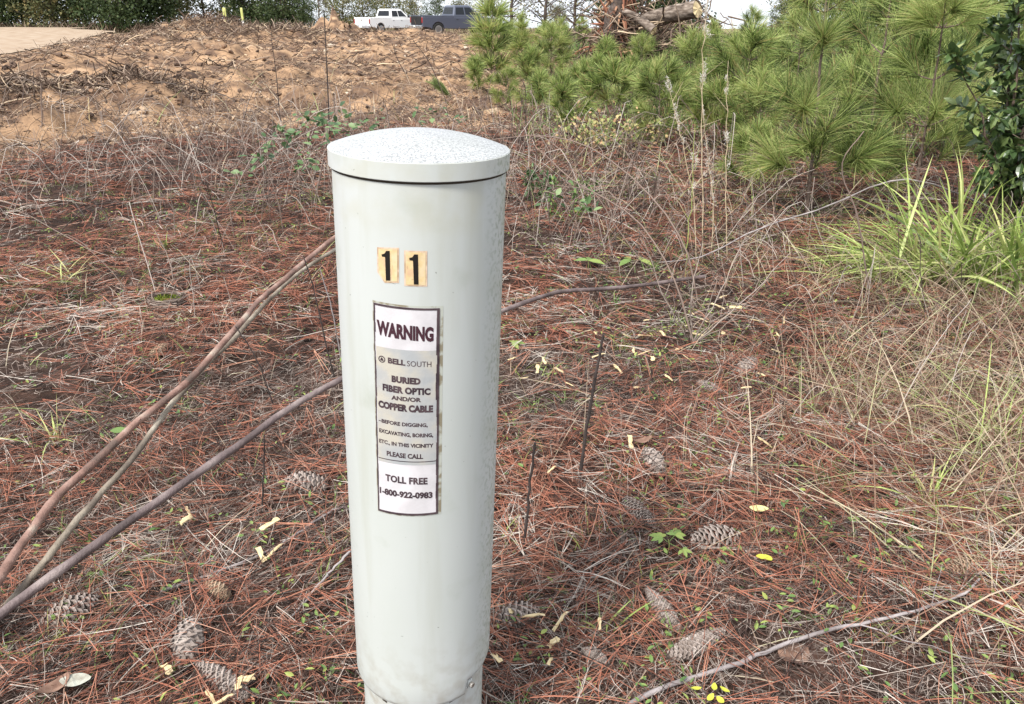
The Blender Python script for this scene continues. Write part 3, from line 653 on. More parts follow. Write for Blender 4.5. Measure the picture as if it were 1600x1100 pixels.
# ------------------------------------------------------------------ churned clay: clods, roots, sticks
def ico():
    import bmesh
    bm = bmesh.new(); bmesh.ops.create_icosphere(bm, subdivisions=1, radius=1); bm.verts.ensure_lookup_table()
    v = np.array([x.co[:] for x in bm.verts]); f = [[a.index for a in p.verts] for p in bm.faces]; bm.free(); return v, np.array(f)
IV, IF = ico()
def make_clods():
    mb = MB()
    for (n, d0, d1, s0, s1) in ((15000, 8.5, 18, .008, .060), (13000, 18, 34, .015, .10), (9000, 34, 62, .025, .15)):
        x, y, d = scatter(n, d0, d1, -42, 12); ok = (clay_mask(x, y) > R.random(n)) & (roadm(x, y) < .1)
        x, y = x[ok], y[ok]; n = len(x); s = s0 + (s1 - s0) * R.random(n) ** 6
        for variant in range(5):
            sel = R.integers(0, 5, n) == variant; m_ = sel.sum()
            if not m_: continue
            tv = IV * (1 + R.uniform(-.35, .35, (len(IV), 1))); sc_ = np.stack([s[sel] * R.uniform(.8, 1.5, m_), s[sel] * R.uniform(.7, 1.2, m_), s[sel] * R.uniform(.4, .9, m_)], -1)
            D = sphere_dirs(m_); U = unit(np.array([0, 0, 1.]) + R.normal(0, .3, (m_, 3)))
            stamp(mb, tv, None, IF, np.stack([x[sel], y[sel], hgt(x[sel], y[sel]) + s[sel] * .2], -1), frames(D * [1, 1, .2], U), sc_, np.clip(R.beta(2, 2, m_) + fbm(x[sel] * .5, y[sel] * .5, 2, 8) * .5, 0, 1))
    tag(mb.build('soil_clods', M['clod'], None, False), 'orange and brown clods of churned clay across the cleared strip', 'soil clods', kind='stuff')
make_clods()
def stick_cloud(mb, n, x, y, zs, L0, L1, r0, r1, tiltsd=.35, sides=4, rnd=None):
    k = 5; A = R.uniform(0, 6.28, n); tl = R.normal(.08, tiltsd, n); L = R.uniform(L0, L1, n); t = np.linspace(-.5, .5, k)
    D = np.stack([np.cos(A) * np.cos(tl), np.sin(A) * np.cos(tl), np.sin(tl)], -1)
    C = np.stack([x, y, hgt(x, y) + zs + np.abs(np.sin(tl)) * L * .3], -1)[:, None] + D[:, None] * (L[:, None, None] * t[None, :, None])
    C += np.cumsum(R.normal(0, .04, (n, k, 3)) * L[:, None, None], 1)
    tubes(mb, C, np.outer(R.uniform(r0, r1, n), np.linspace(1, .4, k)), sides, R.random(n) if rnd is None else rnd, cap=False)
def make_debris():
    mb = MB()
    x, y, d = scatter(14000, 8.5, 20, -42, 8); ok = (clay_mask(x, y) > .3) & (roadm(x, y) < .1); x, y = x[ok], y[ok]
    stick_cloud(mb, len(x), x, y, .02, .05, .28, .002, .007)
    x, y, d = scatter(9000, 20, 55, -42, 10); ok = (clay_mask(x, y) > .3) & (roadm(x, y) < .1); x, y = x[ok], y[ok]
    stick_cloud(mb, len(x), x, y, .04, .12, .7, .006, .02)
    for mx, my, s, a in MOUNDS[:2] + MOUNDS[4:6] + [MOUNDS[11], MOUNDS[13]]:      # root heaps
        n = 900; x = R.normal(mx, s * .6, n); y = R.normal(my, s * .6, n)
        stick_cloud(mb, n, x, y, R.random(n) * a * .15, .08 * (1 + my / 25), .32 * (1 + my / 25), .003 * (1 + my / 20), .009 * (1 + my / 20), .45, rnd=R.random(n) ** 1.3)
    tag(mb.build('root_debris', M['debris'], None, True), 'broken roots and sticks lying over the churned clay', 'root debris', kind='stuff')
make_debris()

# ------------------------------------------------------------------ single branches and stems
def branch(name, mtl, pts, r0, r1, label, cat, group=None, k=34, sides=9, wob=.0018, knots=.09, twigs=()):
    """pts in world space; the origin sits at the first point"""
    p0 = np.array(pts[0]); mb = MB(); c = tube(mb, np.array(pts) - p0, r0, r1, k, sides, wob, knots=knots)
    for (f, dv, L, tr) in twigs:
        i = int(f * (k - 1)); b = c[i]; dv = unit(np.array(dv, float)); tube(mb, [b, b + dv * L * .5 + [0, 0, .01 * L], b + dv * L], tr, tr * .4, 6, 5, L * .02)
    o = mb.build(name, mtl, None, True, p0); tag(o, label, cat, group); return o
def gh(px, py, h): p = at(px, py, h); return p
branch('fallen_branch', M['branchred'], [gh(575, 345, .36), gh(527, 368, .34), gh(450, 432, .30), gh(405, 470, .28), gh(370, 512, .27), gh(300, 590, .24), gh(220, 655, .21), gh(100, 765, .16), gh(45, 835, .13), gh(-5, 910, .11), gh(-60, 1000, .08)],   .0115, .0125,
       'reddish brown bent branch reaching in from the left edge behind the pedestal, topmost of three', 'branch', twigs=((.05, (0, 0, 1), .10, .003), (.42, (-.5, .3, .5), .03, .004), (.63, (.6, .1, .5), .02, .004), (.8, (-.4, .2, .6), .025, .004)))
branch('fallen_branch', M['branchtan'], [gh(575, 365, .30), gh(527, 388, .28), gh(450, 440, .25), gh(372, 522, .22), gh(320, 575, .21), gh(262, 640, .18), gh(205, 720, .15), gh(140, 790, .12), gh(80, 865, .08), gh(30, 925, .05), gh(-30, 990, .03)], .0085, .0105,
       'slim tan grey branch running just under the reddish bent branch', 'branch', twigs=((.12, (.2, .1, -1), .2, .003), (.5, (.5, .2, -.6), .12, .003)))
branch('fallen_branch', M['branchpurple'], [gh(1100, 432, .12), gh(1000, 446, .14), gh(935, 452, .15), gh(870, 457, .17), (gh(787, 485, .19)), gh(660, 533, .21), gh(535, 592, .21), gh(450, 640, .20), gh(395, 680, .19), gh(300, 745, .17), gh(150, 852, .13), gh(60, 915, .10), gh(-5, 965, .08), gh(-70, 1040, .05)], .0098, .0130,
       'dark purplish branch passing behind the pedestal and out at the lower left corner', 'branch', k=40, twigs=((.55, (.2, .5, .6), .02, .004), (.68, (-.4, -.5, .5), .03, .0035), (.9, (.3, .6, .5), .025, .004)))
branch('fallen_branch', M['branchgrey'], [gh(940, 1125, .03), gh(1040, 1072, .03), gh(1150, 1038, .03), gh(1230, 1004, .03), gh(1300, 985, .035), gh(1400, 962, .035), gh(1500, 930, .04), gh(1530, 905, .04)], .0062, .0030,
       'long thin grey branch lying across the lower right litter', 'branch', twigs=((.66, (.9, -.6, .1), .25, .002), (.8, (.6, .9, .1), .16, .0016)))
branch('fallen_branch', M['branchgrey'], [gh(548, 790, .03), gh(515, 800, .03), gh(470, 830, .02), gh(400, 870, .02), gh(250, 925, .015)], .0028, .0045,
       'short thin grey twig lying left of the pedestal on the litter', 'branch')
branch('fallen_branch', M['branchgrey'], [gh(548, 860, .05), gh(510, 900, .03), (gh(480, 935, .02)), gh(452, 968, .015)], .0035, .002,
       'small grey twig beside the pedestal foot pointing down left', 'branch')
branch('fallen_branch', M['debris'], [gh(925, 905, .02), gh(1000, 917, .02), gh(1060, 915, .025), gh(1200, 925, .02)], .0028, .002,
       'thin pale twig lying level between the pine cones at right', 'branch')
def stem(pts, r0, r1, label, mtl='stemdark', group='thin dead stems standing in the litter', name='dead_weed', cat='dead weed', **kw):
    return branch(name, M[mtl], pts, r0, r1, label, cat, group, 14, 6, kw.pop('wob', .0015), .12, **kw)
def upright(pxs, y):   # a stem growing at the depth y
    return [at_y(px, py, y) for px, py in pxs]
def foot(px, py): return at(px, py)[1]
def uplab(pxs, r0, r1, label, mtl='stemdark', **kw):
    y = foot(*pxs[0]); return stem(upright(pxs, y), r0, r1, label, mtl, **kw)
uplab([(905, 752), (918, 660), (930, 590), (943, 522)], .0062, .0042, 'thin dark upright stem right of the pedestal beside the pale chips')
uplab([(818, 868), (826, 770), (836, 692)], .0048, .0034, 'short dark upright stem close to the right of the pedestal')
uplab([(966, 800), (972, 700), (968, 610)], .0014, .001, 'very thin reddish upright stem left of the two diagonal cones', 'branchred')
uplab([(1040, 790), (1042, 700), (1038, 600)], .0014, .001, 'very thin reddish upright stem above the sweetgum seedling', 'branchred')
uplab([(410, 800), (412, 730), (413, 680)], .0030, .002, 'short brown stub standing under the purplish branch')
uplab([(515, 215), (513, 160), (510, 90), (506, 15)], .010, .005, 'tall dark upright stem left of the white truck')
uplab([(438, 190), (432, 120), (424, 60)], .007, .003, 'grey upright stem in front of the yellow posts')
uplab([(700, 165), (672, 100), (645, 62)], .008, .005, 'dark leaning stick below the dark truck, longer one')
uplab([(640, 125), (622, 95), (613, 68)], .008, .005, 'short dark leaning stick below the white truck')
uplab([(66, 200), (65, 165), (64, 132)], .008, .006, 'whitish stick standing before the root heap', 'greydead')
uplab([(140, 190), (139, 170), (138, 152)], .007, .005, 'pale broken stick right of the root heap', 'chip')
uplab([(525, 600), (505, 520), (490, 450), (474, 400)], .0034, .002, 'dark weed stem just behind the bent branches')
uplab([(535, 575), (520, 490), (500, 420)], .0028, .002, 'greenish grey weed stem nearest the left side of the pedestal', 'branchgrey')
uplab([(430, 640), (400, 560), (368, 510)], .0026, .002, 'thin dark weed stem crossing under the reddish branch')
uplab([(1360, 470), (1340, 340), (1315, 260), (1350, 205)], .004, .0025, 'pale bent stick between the big pine saplings', 'greydead')
uplab([(240, 330), (243, 250), (262, 215), (330, 180)], .004, .002, 'pale arching bramble stem left of the leafy vine', 'greydead')
# long arching brambles
stem([at_y(1090, 470, 3.9), at_y(1068, 380, 4.0), at_y(1010, 300, 4.2), at_y(930, 235, 4.4), at_y(850, 212, 4.6), at_y(770, 218, 4.8)], .005, .0028, 'long grey bramble stem arching right of the pedestal cap', 'greydead')
stem([at_y(1085, 540, 3.2), at_y(1050, 430, 3.3), at_y(990, 340, 3.5), at_y(900, 285, 3.7), at_y(845, 235, 3.9)], .004, .0022, 'thin grey bramble stem arching below the longer one', 'greydead')
stem([at_y(1010, 420, 4.5), at_y(960, 350, 4.6), at_y(925, 300, 4.7), at_y(870, 290, 4.8)], .0035, .002, 'short forked grey bramble stem above the three green leaflets', 'greydead', twigs=((.4, (.2, 0, 1), .12, .002),))
stem([at(1560, 330, 0), at_y(1450, 285, 5.0), at_y(1380, 285, 5.0), at_y(1300, 320, 4.8), at_y(1180, 360, 4.6), at_y(1100, 400, 4.4), at(1030, 410, .03)], .006, .003, 'long greenish fallen stem sloping under the big pine sapling', 'branchgrey')
stem([at(1200, 790, .02), at(1230, 850, .02), at(1265, 890, .03)], .002, .0014, 'thin straw stem sloping below the yellow leaf', 'straw')
# dead shrub right of centre
def dead_shrub():
    b = at(1080, 540); mb = MB()
    for k, (tx, ty, y) in enumerate([(1032, 450, 3.05), (1005, 372, 3.2), (1074, 425, 3.1), (1120, 440, 3.15), (1210, 425, 3.2), (1165, 370, 3.3), (1045, 500, 2.9), (1150, 480, 3.0), (1098, 380, 3.3), (1235, 395, 3.5)]):
        e = at_y(tx, ty, y); m_ = (b + e) / 2 + R.normal(0, .02, 3)
        c = tube(mb, np.array([b, m_, e]) - b, .0032, .0012, 12, 5, .004, .5 + .4 * R.random())
        for j in (5, 7, 9):
            q = c[j]; dv = unit((e - b) + R.normal(0, .25, 3)); tube(mb, [q, q + dv * R.uniform(.05, .12)], .0014, .0006, 4, 4, .002, .7)
    o = mb.build('dead_shrub', M['greydead'], None, True, b); tag(o, 'small leafless grey shrub fanning out among pale wood chips', 'dead shrub')
dead_shrub()

# ------------------------------------------------------------------ pale seed stalks with fluff
M['fluff'] = mat_rnd('seed_fluff', [(0, (.50, .44, .36)), (1, (.80, .77, .72))], .9, .1, .3)
M['stalk'] = mat_noise('pale_stalk', [(.35, (.33, .25, .15)), (.6, (.52, .42, .29))], 20, 3, .7)
M['stalkgreen'] = mat_noise('green_stalk', [(.35, (.20, .26, .06)), (.6, (.33, .36, .12))], 20, 3, .6)
def seed_stalk(pxs, y, label, nf, m_='stalk', f0=.4, f1=1.0):
    pts = upright(pxs, y); p0 = np.array(pts[0]); rt = empty('seed_stalk', p0); tag(rt, label, 'seed stalk', 'pale seed stalks in front of the pines')
    mb = MB(); c = tube(mb, np.array(pts) - p0, .0034, .0014, 20, 6, .005); 
    for j in range(4, 19, 3):
        q = c[j]; dv = unit(R.normal(0, 1, 3) * [1, .6, .2] + [0, 0, 1.1]); tube(mb, [q, q + dv * R.uniform(.05, .14)], .0016, .0006, 4, 4)
    mb.build('stem', M[m_], rt)
    for q_ in R.uniform(f0, f1, nf):
        n = 26; mb = MB(); t = np.clip(q_ + R.normal(0, .012, n), f0, f1) * 19; i = np.minimum(t.astype(int), 18); f = (t - i)[:, None]
        P = c[i] * (1 - f) + c[i + 1] * f + R.normal(0, .004, (n, 3)) + R.normal(0, .008, 3); D = unit(sphere_dirs(n) + [0, 0, .8])
        ribbons(mb, P, D, R.uniform(.007, .017, n), np.full(n, .0022), unit(np.cross(D, sphere_dirs(n))), np.zeros((n, 3)), 1, .3, R.random(n))
        mb.build('seed_tuft', M['fluff'], rt, False)
seed_stalk([(1098, 410), (1098, 300), (1096, 180), (1100, 90), (1104, 20), (1106, -40)], 4.55, 'tallest pale seed stalk with white fluff, standing against the sky gap', 16, f0=.35, f1=.92)
seed_stalk([(1088, 420), (1084, 320), (1070, 240), (1056, 180), (1042, 122)], 4.6, 'pale seed stalk leaning left with white tufts at its tip', 9, f0=.5)
seed_stalk([(1136, 400), (1134, 300), (1135, 180), (1138, 95)], 4.7, 'slim pale seed stalk right of the tallest one', 8, f0=.4)
seed_stalk([(1068, 470), (1072, 400), (1080, 300), (1086, 190)], 4.3, 'green lower seed stalk left of the tallest one', 4, 'stalkgreen', .7)
seed_stalk([(1110, 410), (1115, 330), (1108, 260), (1094, 130)], 4.75, 'brownish seed stalk crossing close behind the tallest one', 10, f0=.4)

# ------------------------------------------------------------------ pine saplings
def pine_geo(height, spread, nlev, nneed, nl, nw, seed, droop=.25):
    """trunk and foliage meshes of one sapling, at the origin"""
    global R
    keepR = R; R = np.random.default_rng(seed)
    tb = MB(); fb = MB()
    k = 12; t = np.linspace(0, 1, k)[:, None]; lean = R.normal(0, .06, 2)
    c = np.concatenate([lean * t * height + R.normal(0, .012, (k, 2)) * height * .5 * t, t * height], 1); c[0] = 0; c[0, 2] = -.03
    tr = np.linspace(.013, .004, k) * (height / 1.8) ; tubes(tb, c[None], tr[None], 7, np.array([.5]))
    tips = [(c[-1], unit(c[-1] - c[-2]), .22, 1.2)]
    for lv in range(nlev):
        f = .18 + .75 * (lv + R.uniform(-.2, .2)) / nlev; i = f * (k - 1); a = int(i); p = c[a] * (1 - i + a) + c[min(a + 1, k - 1)] * (i - a)
        nb = R.integers(2, 6); ph = R.uniform(0, 6.28)
        for b in range(nb):
            az = ph + b * 6.283 / nb + R.normal(0, .25); L = spread * (1 - f * .72) * R.uniform(.4, 1.3); up = R.uniform(.25, 1.1)
            d = unit(np.array([math.cos(az), math.sin(az), up])); e = p + d * L; m_ = p + d * L * .5 + np.array([0, 0, -.06 * L]); e = e + np.array([0, 0, .15 * L])
            tubes(tb, smooth_line([p, m_, e], 6)[None], np.linspace(.006, .0028, 6)[None] * (height / 1.8) ** .5, 5, np.array([.5]))
            tips.append((e, unit(e - m_), L * .85, 1.0))
            if L > .3 and R.random() < .7:
                s = unit(np.cross(d, [0, 0, 1.]) * R.choice([-1, 1]) + d + [0, 0, .3]); q = m_; e2 = q + s * L * .4
                tubes(tb, smooth_line([q, e2], 4)[None], np.linspace(.004, .002, 4)[None], 4, np.array([.5])); tips.append((e2, s, L * .25, .8))
    w = np.array([x[3] for x in tips]); cnt = np.maximum((nneed * w / w.sum()).astype(int), 10)
    for (e, d, ln, _), n in zip(tips, cnt):
        s = R.random(n) ** .7; P = e - d * (ln * (1 - s))[:, None]
        rad = sphere_dirs(n); rad = unit(rad - d * (rad @ d)[:, None]); D = unit(d * R.uniform(.5, 2.2, n)[:, None] + rad + R.normal(0, .15, (n, 3)))
        L = nl * R.uniform(.5, 1.25, n); S = unit(np.cross(D, sphere_dirs(n)))
        B = np.array([0, 0, -1.]) * (L * droop * R.uniform(.2, 1.3, n))[:, None] + d * (L * .12)[:, None]
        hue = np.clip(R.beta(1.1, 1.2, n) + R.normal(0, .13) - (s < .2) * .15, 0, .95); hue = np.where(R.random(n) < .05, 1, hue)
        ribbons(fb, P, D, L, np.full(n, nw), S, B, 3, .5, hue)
    R = keepR; return tb, fb
def make_pine(args, label, px, py, rz, scale=1, far=False, group='young pine saplings right of the pedestal'):
    tb, fb = pine_geo(*args); p = at(px, py); o = empty('pine_sapling', p, rz); o.scale = (scale,) * 3
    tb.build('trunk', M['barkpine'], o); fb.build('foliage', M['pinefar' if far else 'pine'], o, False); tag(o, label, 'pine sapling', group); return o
def copy_pine(src, label, px, py, rz, scale, group='young pine saplings right of the pedestal'):
    o = copy_tree(src); p = at(px, py); o.location = [float(a) for a in p]; o.rotation_euler = (R.normal(0, .06), R.normal(0, .06), rz); o.scale = (scale,) * 3; tag(o, label, 'pine sapling', group); return o
near1 = make_pine((1.9, .60, 4, 6800, .25, .0030, 11, .22), 'largest bushy pine sapling with long bright needles, nearest to the pedestal side', 1260, 340, .4)
near2 = make_pine((1.7, .52, 4, 6000, .24, .0030, 23, .22), 'long needled pine sapling between the largest sapling and the dark leafed shrub', 1425, 330, 2.1)
mid1 = make_pine((1.9, .65, 5, 4200, .24, .0045, 31, .25), 'tall pine sapling standing behind the two nearest ones', 1350, 262, 1.0, 1.1)
mid2 = make_pine((1.2, .58, 4, 4200, .20, .0050, 37, .25), 'medium pine sapling behind the seed stalks', 1150, 232, 1.0)
far1 = make_pine((1.35, .36, 4, 2900, .26, .0085, 43, .15), 'narrow bright pine sapling in front of the dark truck', 768, 130, 0, 1.15)
far2 = make_pine((.95, .58, 4, 3200, .22, .0070, 47, .22), 'low bushy pine sapling right behind the pedestal cap, lime green', 880, 212, 0, .7)
for src, label, px, py, rz, s in [
    (near1, 'pine sapling at the right edge behind the dark leafed shrub', 1590, 235, 2.5, 1.25), (mid1, 'pine sapling left of the tallest back row sapling', 1235, 215, 2.2, .78),
    (mid2, 'small pine sapling under the seed stalks on their left', 1030, 232, 2.0, .75), (mid2, 'pine sapling right of the tree stump', 1075, 160, 3.0, .9),
    (far2, 'lime green low sapling in front of the yellow leaves, right one of a pair', 960, 205, 1.7, .85), (far2, 'small sapling between the pedestal cap and the narrow sapling', 830, 150, 2.9, .8),
    (far1, 'pine sapling directly right of the narrow bright one', 815, 110, 1.3, .9), (far1, 'pine sapling in the back row left of the tree stump', 880, 98, 2.3, .75),
    (far2, 'small pine sapling at the foot of the tree stump', 945, 135, 3.3, .9), (mid2, 'pine sapling under the log', 1000, 128, 4.0, .75),
    (far1, 'pine sapling in the back row below the cut log end', 1100, 118, 5.0, .8), (mid1, 'pine sapling in the back row under the sky gap', 1165, 135, 5.5, .72),
    (mid1, 'tall pine sapling in the back row right of the sky gap', 1250, 150, .3, 1.3), (mid1, 'back row sapling above the largest sapling', 1310, 160, 1.9, 1.4),
    (mid2, 'back row sapling with its top out of the picture, fourth right of the sky gap', 1390, 190, 2.7, 1.7), (mid1, 'back row sapling behind the dark leafed shrub on its left', 1465, 170, 3.7, 1.4),
    (far2, 'small far sapling between the narrow sapling and the stump', 850, 80, 4.1, 1.0), (far1, 'far sapling behind the stump on the left', 910, 72, 3.1, .8), (far1, 'far sapling behind the seed stalks', 1060, 82, 4.6, .75),
    (far1, 'far sapling under the right edge of the sky gap', 1190, 88, 1.6, .7), (far2, 'low sapling on the ground left of the largest sapling', 1160, 300, 4.9, .55),
    (far2, 'tiny sapling in the shade between the two nearest saplings', 1340, 318, .9, .6)]:
    copy_pine(src, label, px, py, rz, s)
G4 = 'bright young pines filling the thicket behind the saplings'
for k, (px, py, z_) in enumerate([(745, 150, .62), (790, 175, .5), (842, 185, .62), (905, 165, .7), (1010, 185, .6), (1050, 195, .72), (1110, 185, .8), (1145, 165, .8), (985, 160, .7), (930, 150, .7), (860, 130, .9), (800, 95, 1.0), (1120, 235, .7), (1185, 255, .7), (1205, 170, .95), (1420, 250, 1.2), (1500, 240, 1.2), (1310, 225, 1.0)]):
    copy_pine((far2, mid2, far2)[k % 3], 'small bright pine in the dense thicket beyond the seed stalks', px, py, k * 1.7, z_, G4)
# a fallen green pine tip lying on the clay
def pine_tip():
    mb = MB(); p = at(705, 152); d = unit(at_y(668, 118, p[1]) - p); n = 500; s = R.random(n); P = d * (s * .25)[:, None]
    rad = sphere_dirs(n); D = unit(d * 1.6 + rad * .6); ribbons(mb, P, D, R.uniform(.15, .3, n), np.full(n, .006), unit(np.cross(D, sphere_dirs(n))), np.zeros((n, 3)), 2, .5, R.random(n) * .6)
    tag(mb.build('pine_tip', M['pinefar'], None, False, p), 'green pine branch tip sticking out of the clay below the dark truck', 'pine branch')
pine_tip()

# ------------------------------------------------------------------ leafy plants
def leafy_shrub(px, py, h, w, nst, nleaf, lsize, m_, label, seed, name='leafy_shrub', y=None, group=None, jl=3):
    global R
    keep = R; R = np.random.default_rng(seed)
    p = at(px, py) if y is None else np.array([at_y(px, py, y)[0], y, gz(at_y(px, py, y)[0], y)])
    rt = empty(name, p); tag(rt, label, name.replace('_', ' ').replace('leafy ', ''), group)
    tb = MB(); lb = MB(); ends = []
    for s in range(nst):
        az = R.uniform(0, 6.28); e = np.array([math.cos(az) * w * R.uniform(.1, .9), math.sin(az) * w * R.uniform(.1, .9), h * R.uniform(.55, 1.0)])
        m1 = e * [.35, .35, .5] + R.normal(0, .03, 3); c = tube(tb, [[0, 0, -.02], m1, e], .010 * h / 1.5, .003, 12, 5, .01)
        for j in range(jl, 12):
            for _ in range(2):
                q = c[j]; dv = unit(R.normal(0, 1, 3) + [0, 0, .4]); L = R.uniform(.15, .35) * w * .8; e2 = q + dv * L; tube(tb, [q, e2], .003, .0015, 4, 4); ends.append((q, e2))
        ends.append((c[-4], c[-1]))
    n = nleaf; idx = R.integers(0, len(ends), n); A = np.array([x[0] for x in ends])[idx]; Bv = np.array([x[1] for x in ends])[idx]
    P = A + (Bv - A) * R.uniform(.15, 1.05, n)[:, None]; D = unit(unit(Bv - A) * .8 + sphere_dirs(n) + [0, 0, -.15]); U = unit(np.array([0, 0, 1.]) + R.normal(0, .6, (n, 3)))
    stamp(lb, LEAF_V, LEAF_Q, LEAF_T, P, frames(D, U), lsize * R.uniform(.6, 1.25, n), np.clip(R.beta(1.6, 2.2, n), 0, .93) + (R.random(n) < .012) * .07)
    tb.build('stem', M['barkpine'], rt); lb.build('foliage', M[m_], rt, False); R = keep; return rt
leafy_shrub(1565, 322, 1.95, .80, 12, 4200, .080, 'leafdark', 'dark green shrub with glossy oval leaves at the upper right edge', 5, y=5.0, jl=3)
leafy_shrub(1690, 300, 1.8, .6, 8, 2600, .08, 'leafdark', 'second dark leafed shrub just past the right edge', 15, y=4.4)
leafy_shrub(840, 320, .30, .18, 5, 200, .05, 'leafvine', 'low leafy green plant beside the right of the pedestal cap', 6, 'leafy_plant')
leafy_shrub(888, 345, .32, .20, 5, 240, .04, 'weed', 'lime green fine leafed plant right of the pedestal', 8, 'leafy_plant')
def leafy_vine(pxs, y, nleaf, size, label):
    pts = upright(pxs, y); p0 = np.array(pts[0]); rt = empty('leafy_vine', p0); tag(rt, label, 'vine', 'green vines behind the pedestal'); mb = MB(); c = tube(mb, np.array(pts) - p0, .004, .002, 16, 5, .02); mb.build('stem', M['greydead'], rt)
    lb = MB(); i = R.integers(0, 16, nleaf); P = c[i] + R.normal(0, .035, (nleaf, 3)); D = unit(sphere_dirs(nleaf) * [1, 1, .5]); U = unit(np.array([0, -.4, 1.]) + R.normal(0, .4, (nleaf, 3)))
    stamp(lb, LEAF_V * [1, 1.5, 1], LEAF_Q, LEAF_T, P, frames(D, U), size * R.uniform(.6, 1.3, nleaf), R.random(nleaf)); lb.build('foliage', M['leafvine'], rt, False)
leafy_vine([(375, 275), (410, 240), (450, 205), (490, 185), (540, 180)], 6.6, 100, .065, 'green vine with broad leaves climbing left of the pedestal cap')
leafy_vine([(470, 265), (500, 215), (545, 195), (600, 192)], 6.0, 80, .055, 'grey green vine right behind the left side of the pedestal cap')
leafy_vine([(650, 175), (690, 180), (730, 190), (740, 200)], 6.4, 26, .055, 'thin vine with few bright leaves above the pedestal cap')
leafy_vine([(850, 300), (900, 310), (930, 330)], 4.6, 26, .05, 'dark leafed vine over the red litter right of the cap')
# low bush between the saplings, sunlit dead growth painted as yellow-peach leaves
def yellow_bush(px, py, n, w, h, label):
    p = at(px, py); rt = empty('sunlit_bush', p); tag(rt, label, 'bush', 'yellow and peach bushes behind the seed stalks'); mb = MB(); lb = MB(); E = []
    for k in range(9):
        e = R.normal(0, 1, 3) * [w * .6, w * .4, 0] + [0, 0, h * R.uniform(.5, 1)]; tube(mb, [[0, 0, 0], e * .5 + R.normal(0, .03, 3), e], .005, .002, 8, 4); E.append(e)
    E = np.array(E)[R.integers(0, 9, n)]; P = E * R.uniform(.4, 1.05, n)[:, None] + R.normal(0, .07, (n, 3)); mb.build('stem', M['greydead'], rt)
    stamp(lb, LEAF_V * [1, 1.6, 1], LEAF_Q, LEAF_T, P, frames(sphere_dirs(n), unit(np.array([0, -.5, 1.]) + R.normal(0, .5, (n, 3)))), R.uniform(.025, .055, n), R.random(n)); lb.build('foliage', M['yellowleaf'], rt, False)
M['yellowleaf'] = mat_rnd('sunlit_dead_leaves', [(0, (.14, .20, .06)), (.45, (.30, .32, .11)), (.8, (.48, .38, .18)), (1, (.50, .28, .17))], .6, .3, .25)  # pale yellow and peach tones stand for sun on dead growth
yellow_bush(925, 240, 480, .32, .40, 'yellow and peach leafed low bush behind the pedestal, left one')
yellow_bush(1010, 232, 420, .30, .34, 'yellow leafed low bush left of the seed stalks, right one')
# palmate seedling and three leaflets
def lobed(px, py, h, lobes, size, label, tilt=0, m_='weed', name='seedling'):
    p = at(px, py); rt = empty(name, p); tag(rt, label, 'seedling'); mb = MB(); mb2 = MB(); tube(mb, [[0, 0, 0], [.004, 0, h * .6], [0, 0, h]], .0014, .001, 6, 4); mb.build('stem', M['stalkgreen'], rt)
    for (ox, oy, rot, s, nl) in lobes:
        for k in range(nl):
            a = rot + (k - (nl - 1) / 2) * (math.pi * 1.25 / max(nl, 2)); D = np.array([[math.cos(a), math.sin(a), -.12]]); q = np.array([[ox, oy, h]])
            stamp(mb2, LEAF_V * [1, 1.0, 1], LEAF_Q, LEAF_T, q, frames(D, np.array([[0, -.25, 1.]])), np.array([size * s * (1 - .18 * abs(k - (nl - 1) / 2))]), np.array([R.uniform(.5, .9)]))
        if abs(ox) + abs(oy) > .002: tube(mb2, [[0, 0, h * .8], [ox, oy, h]], .001, .0008, 4, 4, rnd=.6)
    mb2.build('leaf', M[m_], rt, False)
lobed(1042, 868, .055, [(-.015, .01, 2.6, 1, 5), (.022, .02, 1.0, 1.05, 5), (.03, -.045, -.8, .75, 4)], .042, 'green sweetgum seedling with star shaped leaves between the pale cones')
lobed(1098, 885, .03, [(0, 0, .6, .8, 3), (.035, -.01, -.4, .7, 3)], .035, 'tiny green seedling under the whitish level cone')
lobed(918, 425, .07, [(0, 0, 1.2, 1.5, 3)], .085, 'three green leaflets standing above the purplish branch')
lobed(800, 552, .05, [(0, 0, .3, 1.1, 3)], .06, 'small green leaflets close to the right side of the pedestal')
lobed(985, 415, .04, [(0, 0, 2.9, 1.3, 2), (.05, 0, .2, 1.2, 2)], .09, 'flat green leaf blades below the forked bramble')

# ------------------------------------------------------------------ grass clumps
def grass_clump(px, py, n, L0, L1, W0, W1, spread, label, dirbias=(0, 0), rz=0, m_='grass', lean=(.25, 1.5), hue=(0, 1), name='grass_clump'):
    p = at(px, py); mb = MB(); A = R.uniform(0, 6.28, n); h = np.stack([np.cos(A) + dirbias[0], np.sin(A) + dirbias[1], np.zeros(n)], -1); h = unit(h)
    P = np.stack([R.normal(0, spread, n), R.normal(0, spread * .7, n), np.zeros(n) - .01], -1); P[:, 2] = hgt(p[0] + P[:, 0], p[1] + P[:, 1]) - p[2]
    le = R.uniform(*lean, n); D = unit(h * le[:, None] + [0, 0, 1.]); L = R.uniform(L0, L1, n); S = np.cross(h, [0, 0, 1.]); tw = R.normal(0, .5, n)
    S = unit(S * np.cos(tw)[:, None] + np.cross(D, S) * np.sin(tw)[:, None]); B = (h * .55 + [0, 0, -.75]) * (L * R.uniform(.1, .8, n))[:, None]
    ribbons(mb, P, D, L, R.uniform(W0, W1, n), S, B, 8, .95, R.uniform(*hue, n), 3.0)
    o = mb.build(name, M[m_], None, False, p); tag(o, label, 'grass clump', 'grass clumps at the right edge'); return o
grass_clump(1530, 445, 200, .35, .90, .012, .022, .18, 'big bright green grass clump at the right edge with long arching blades', (-.35, -.1), hue=(0, .95))
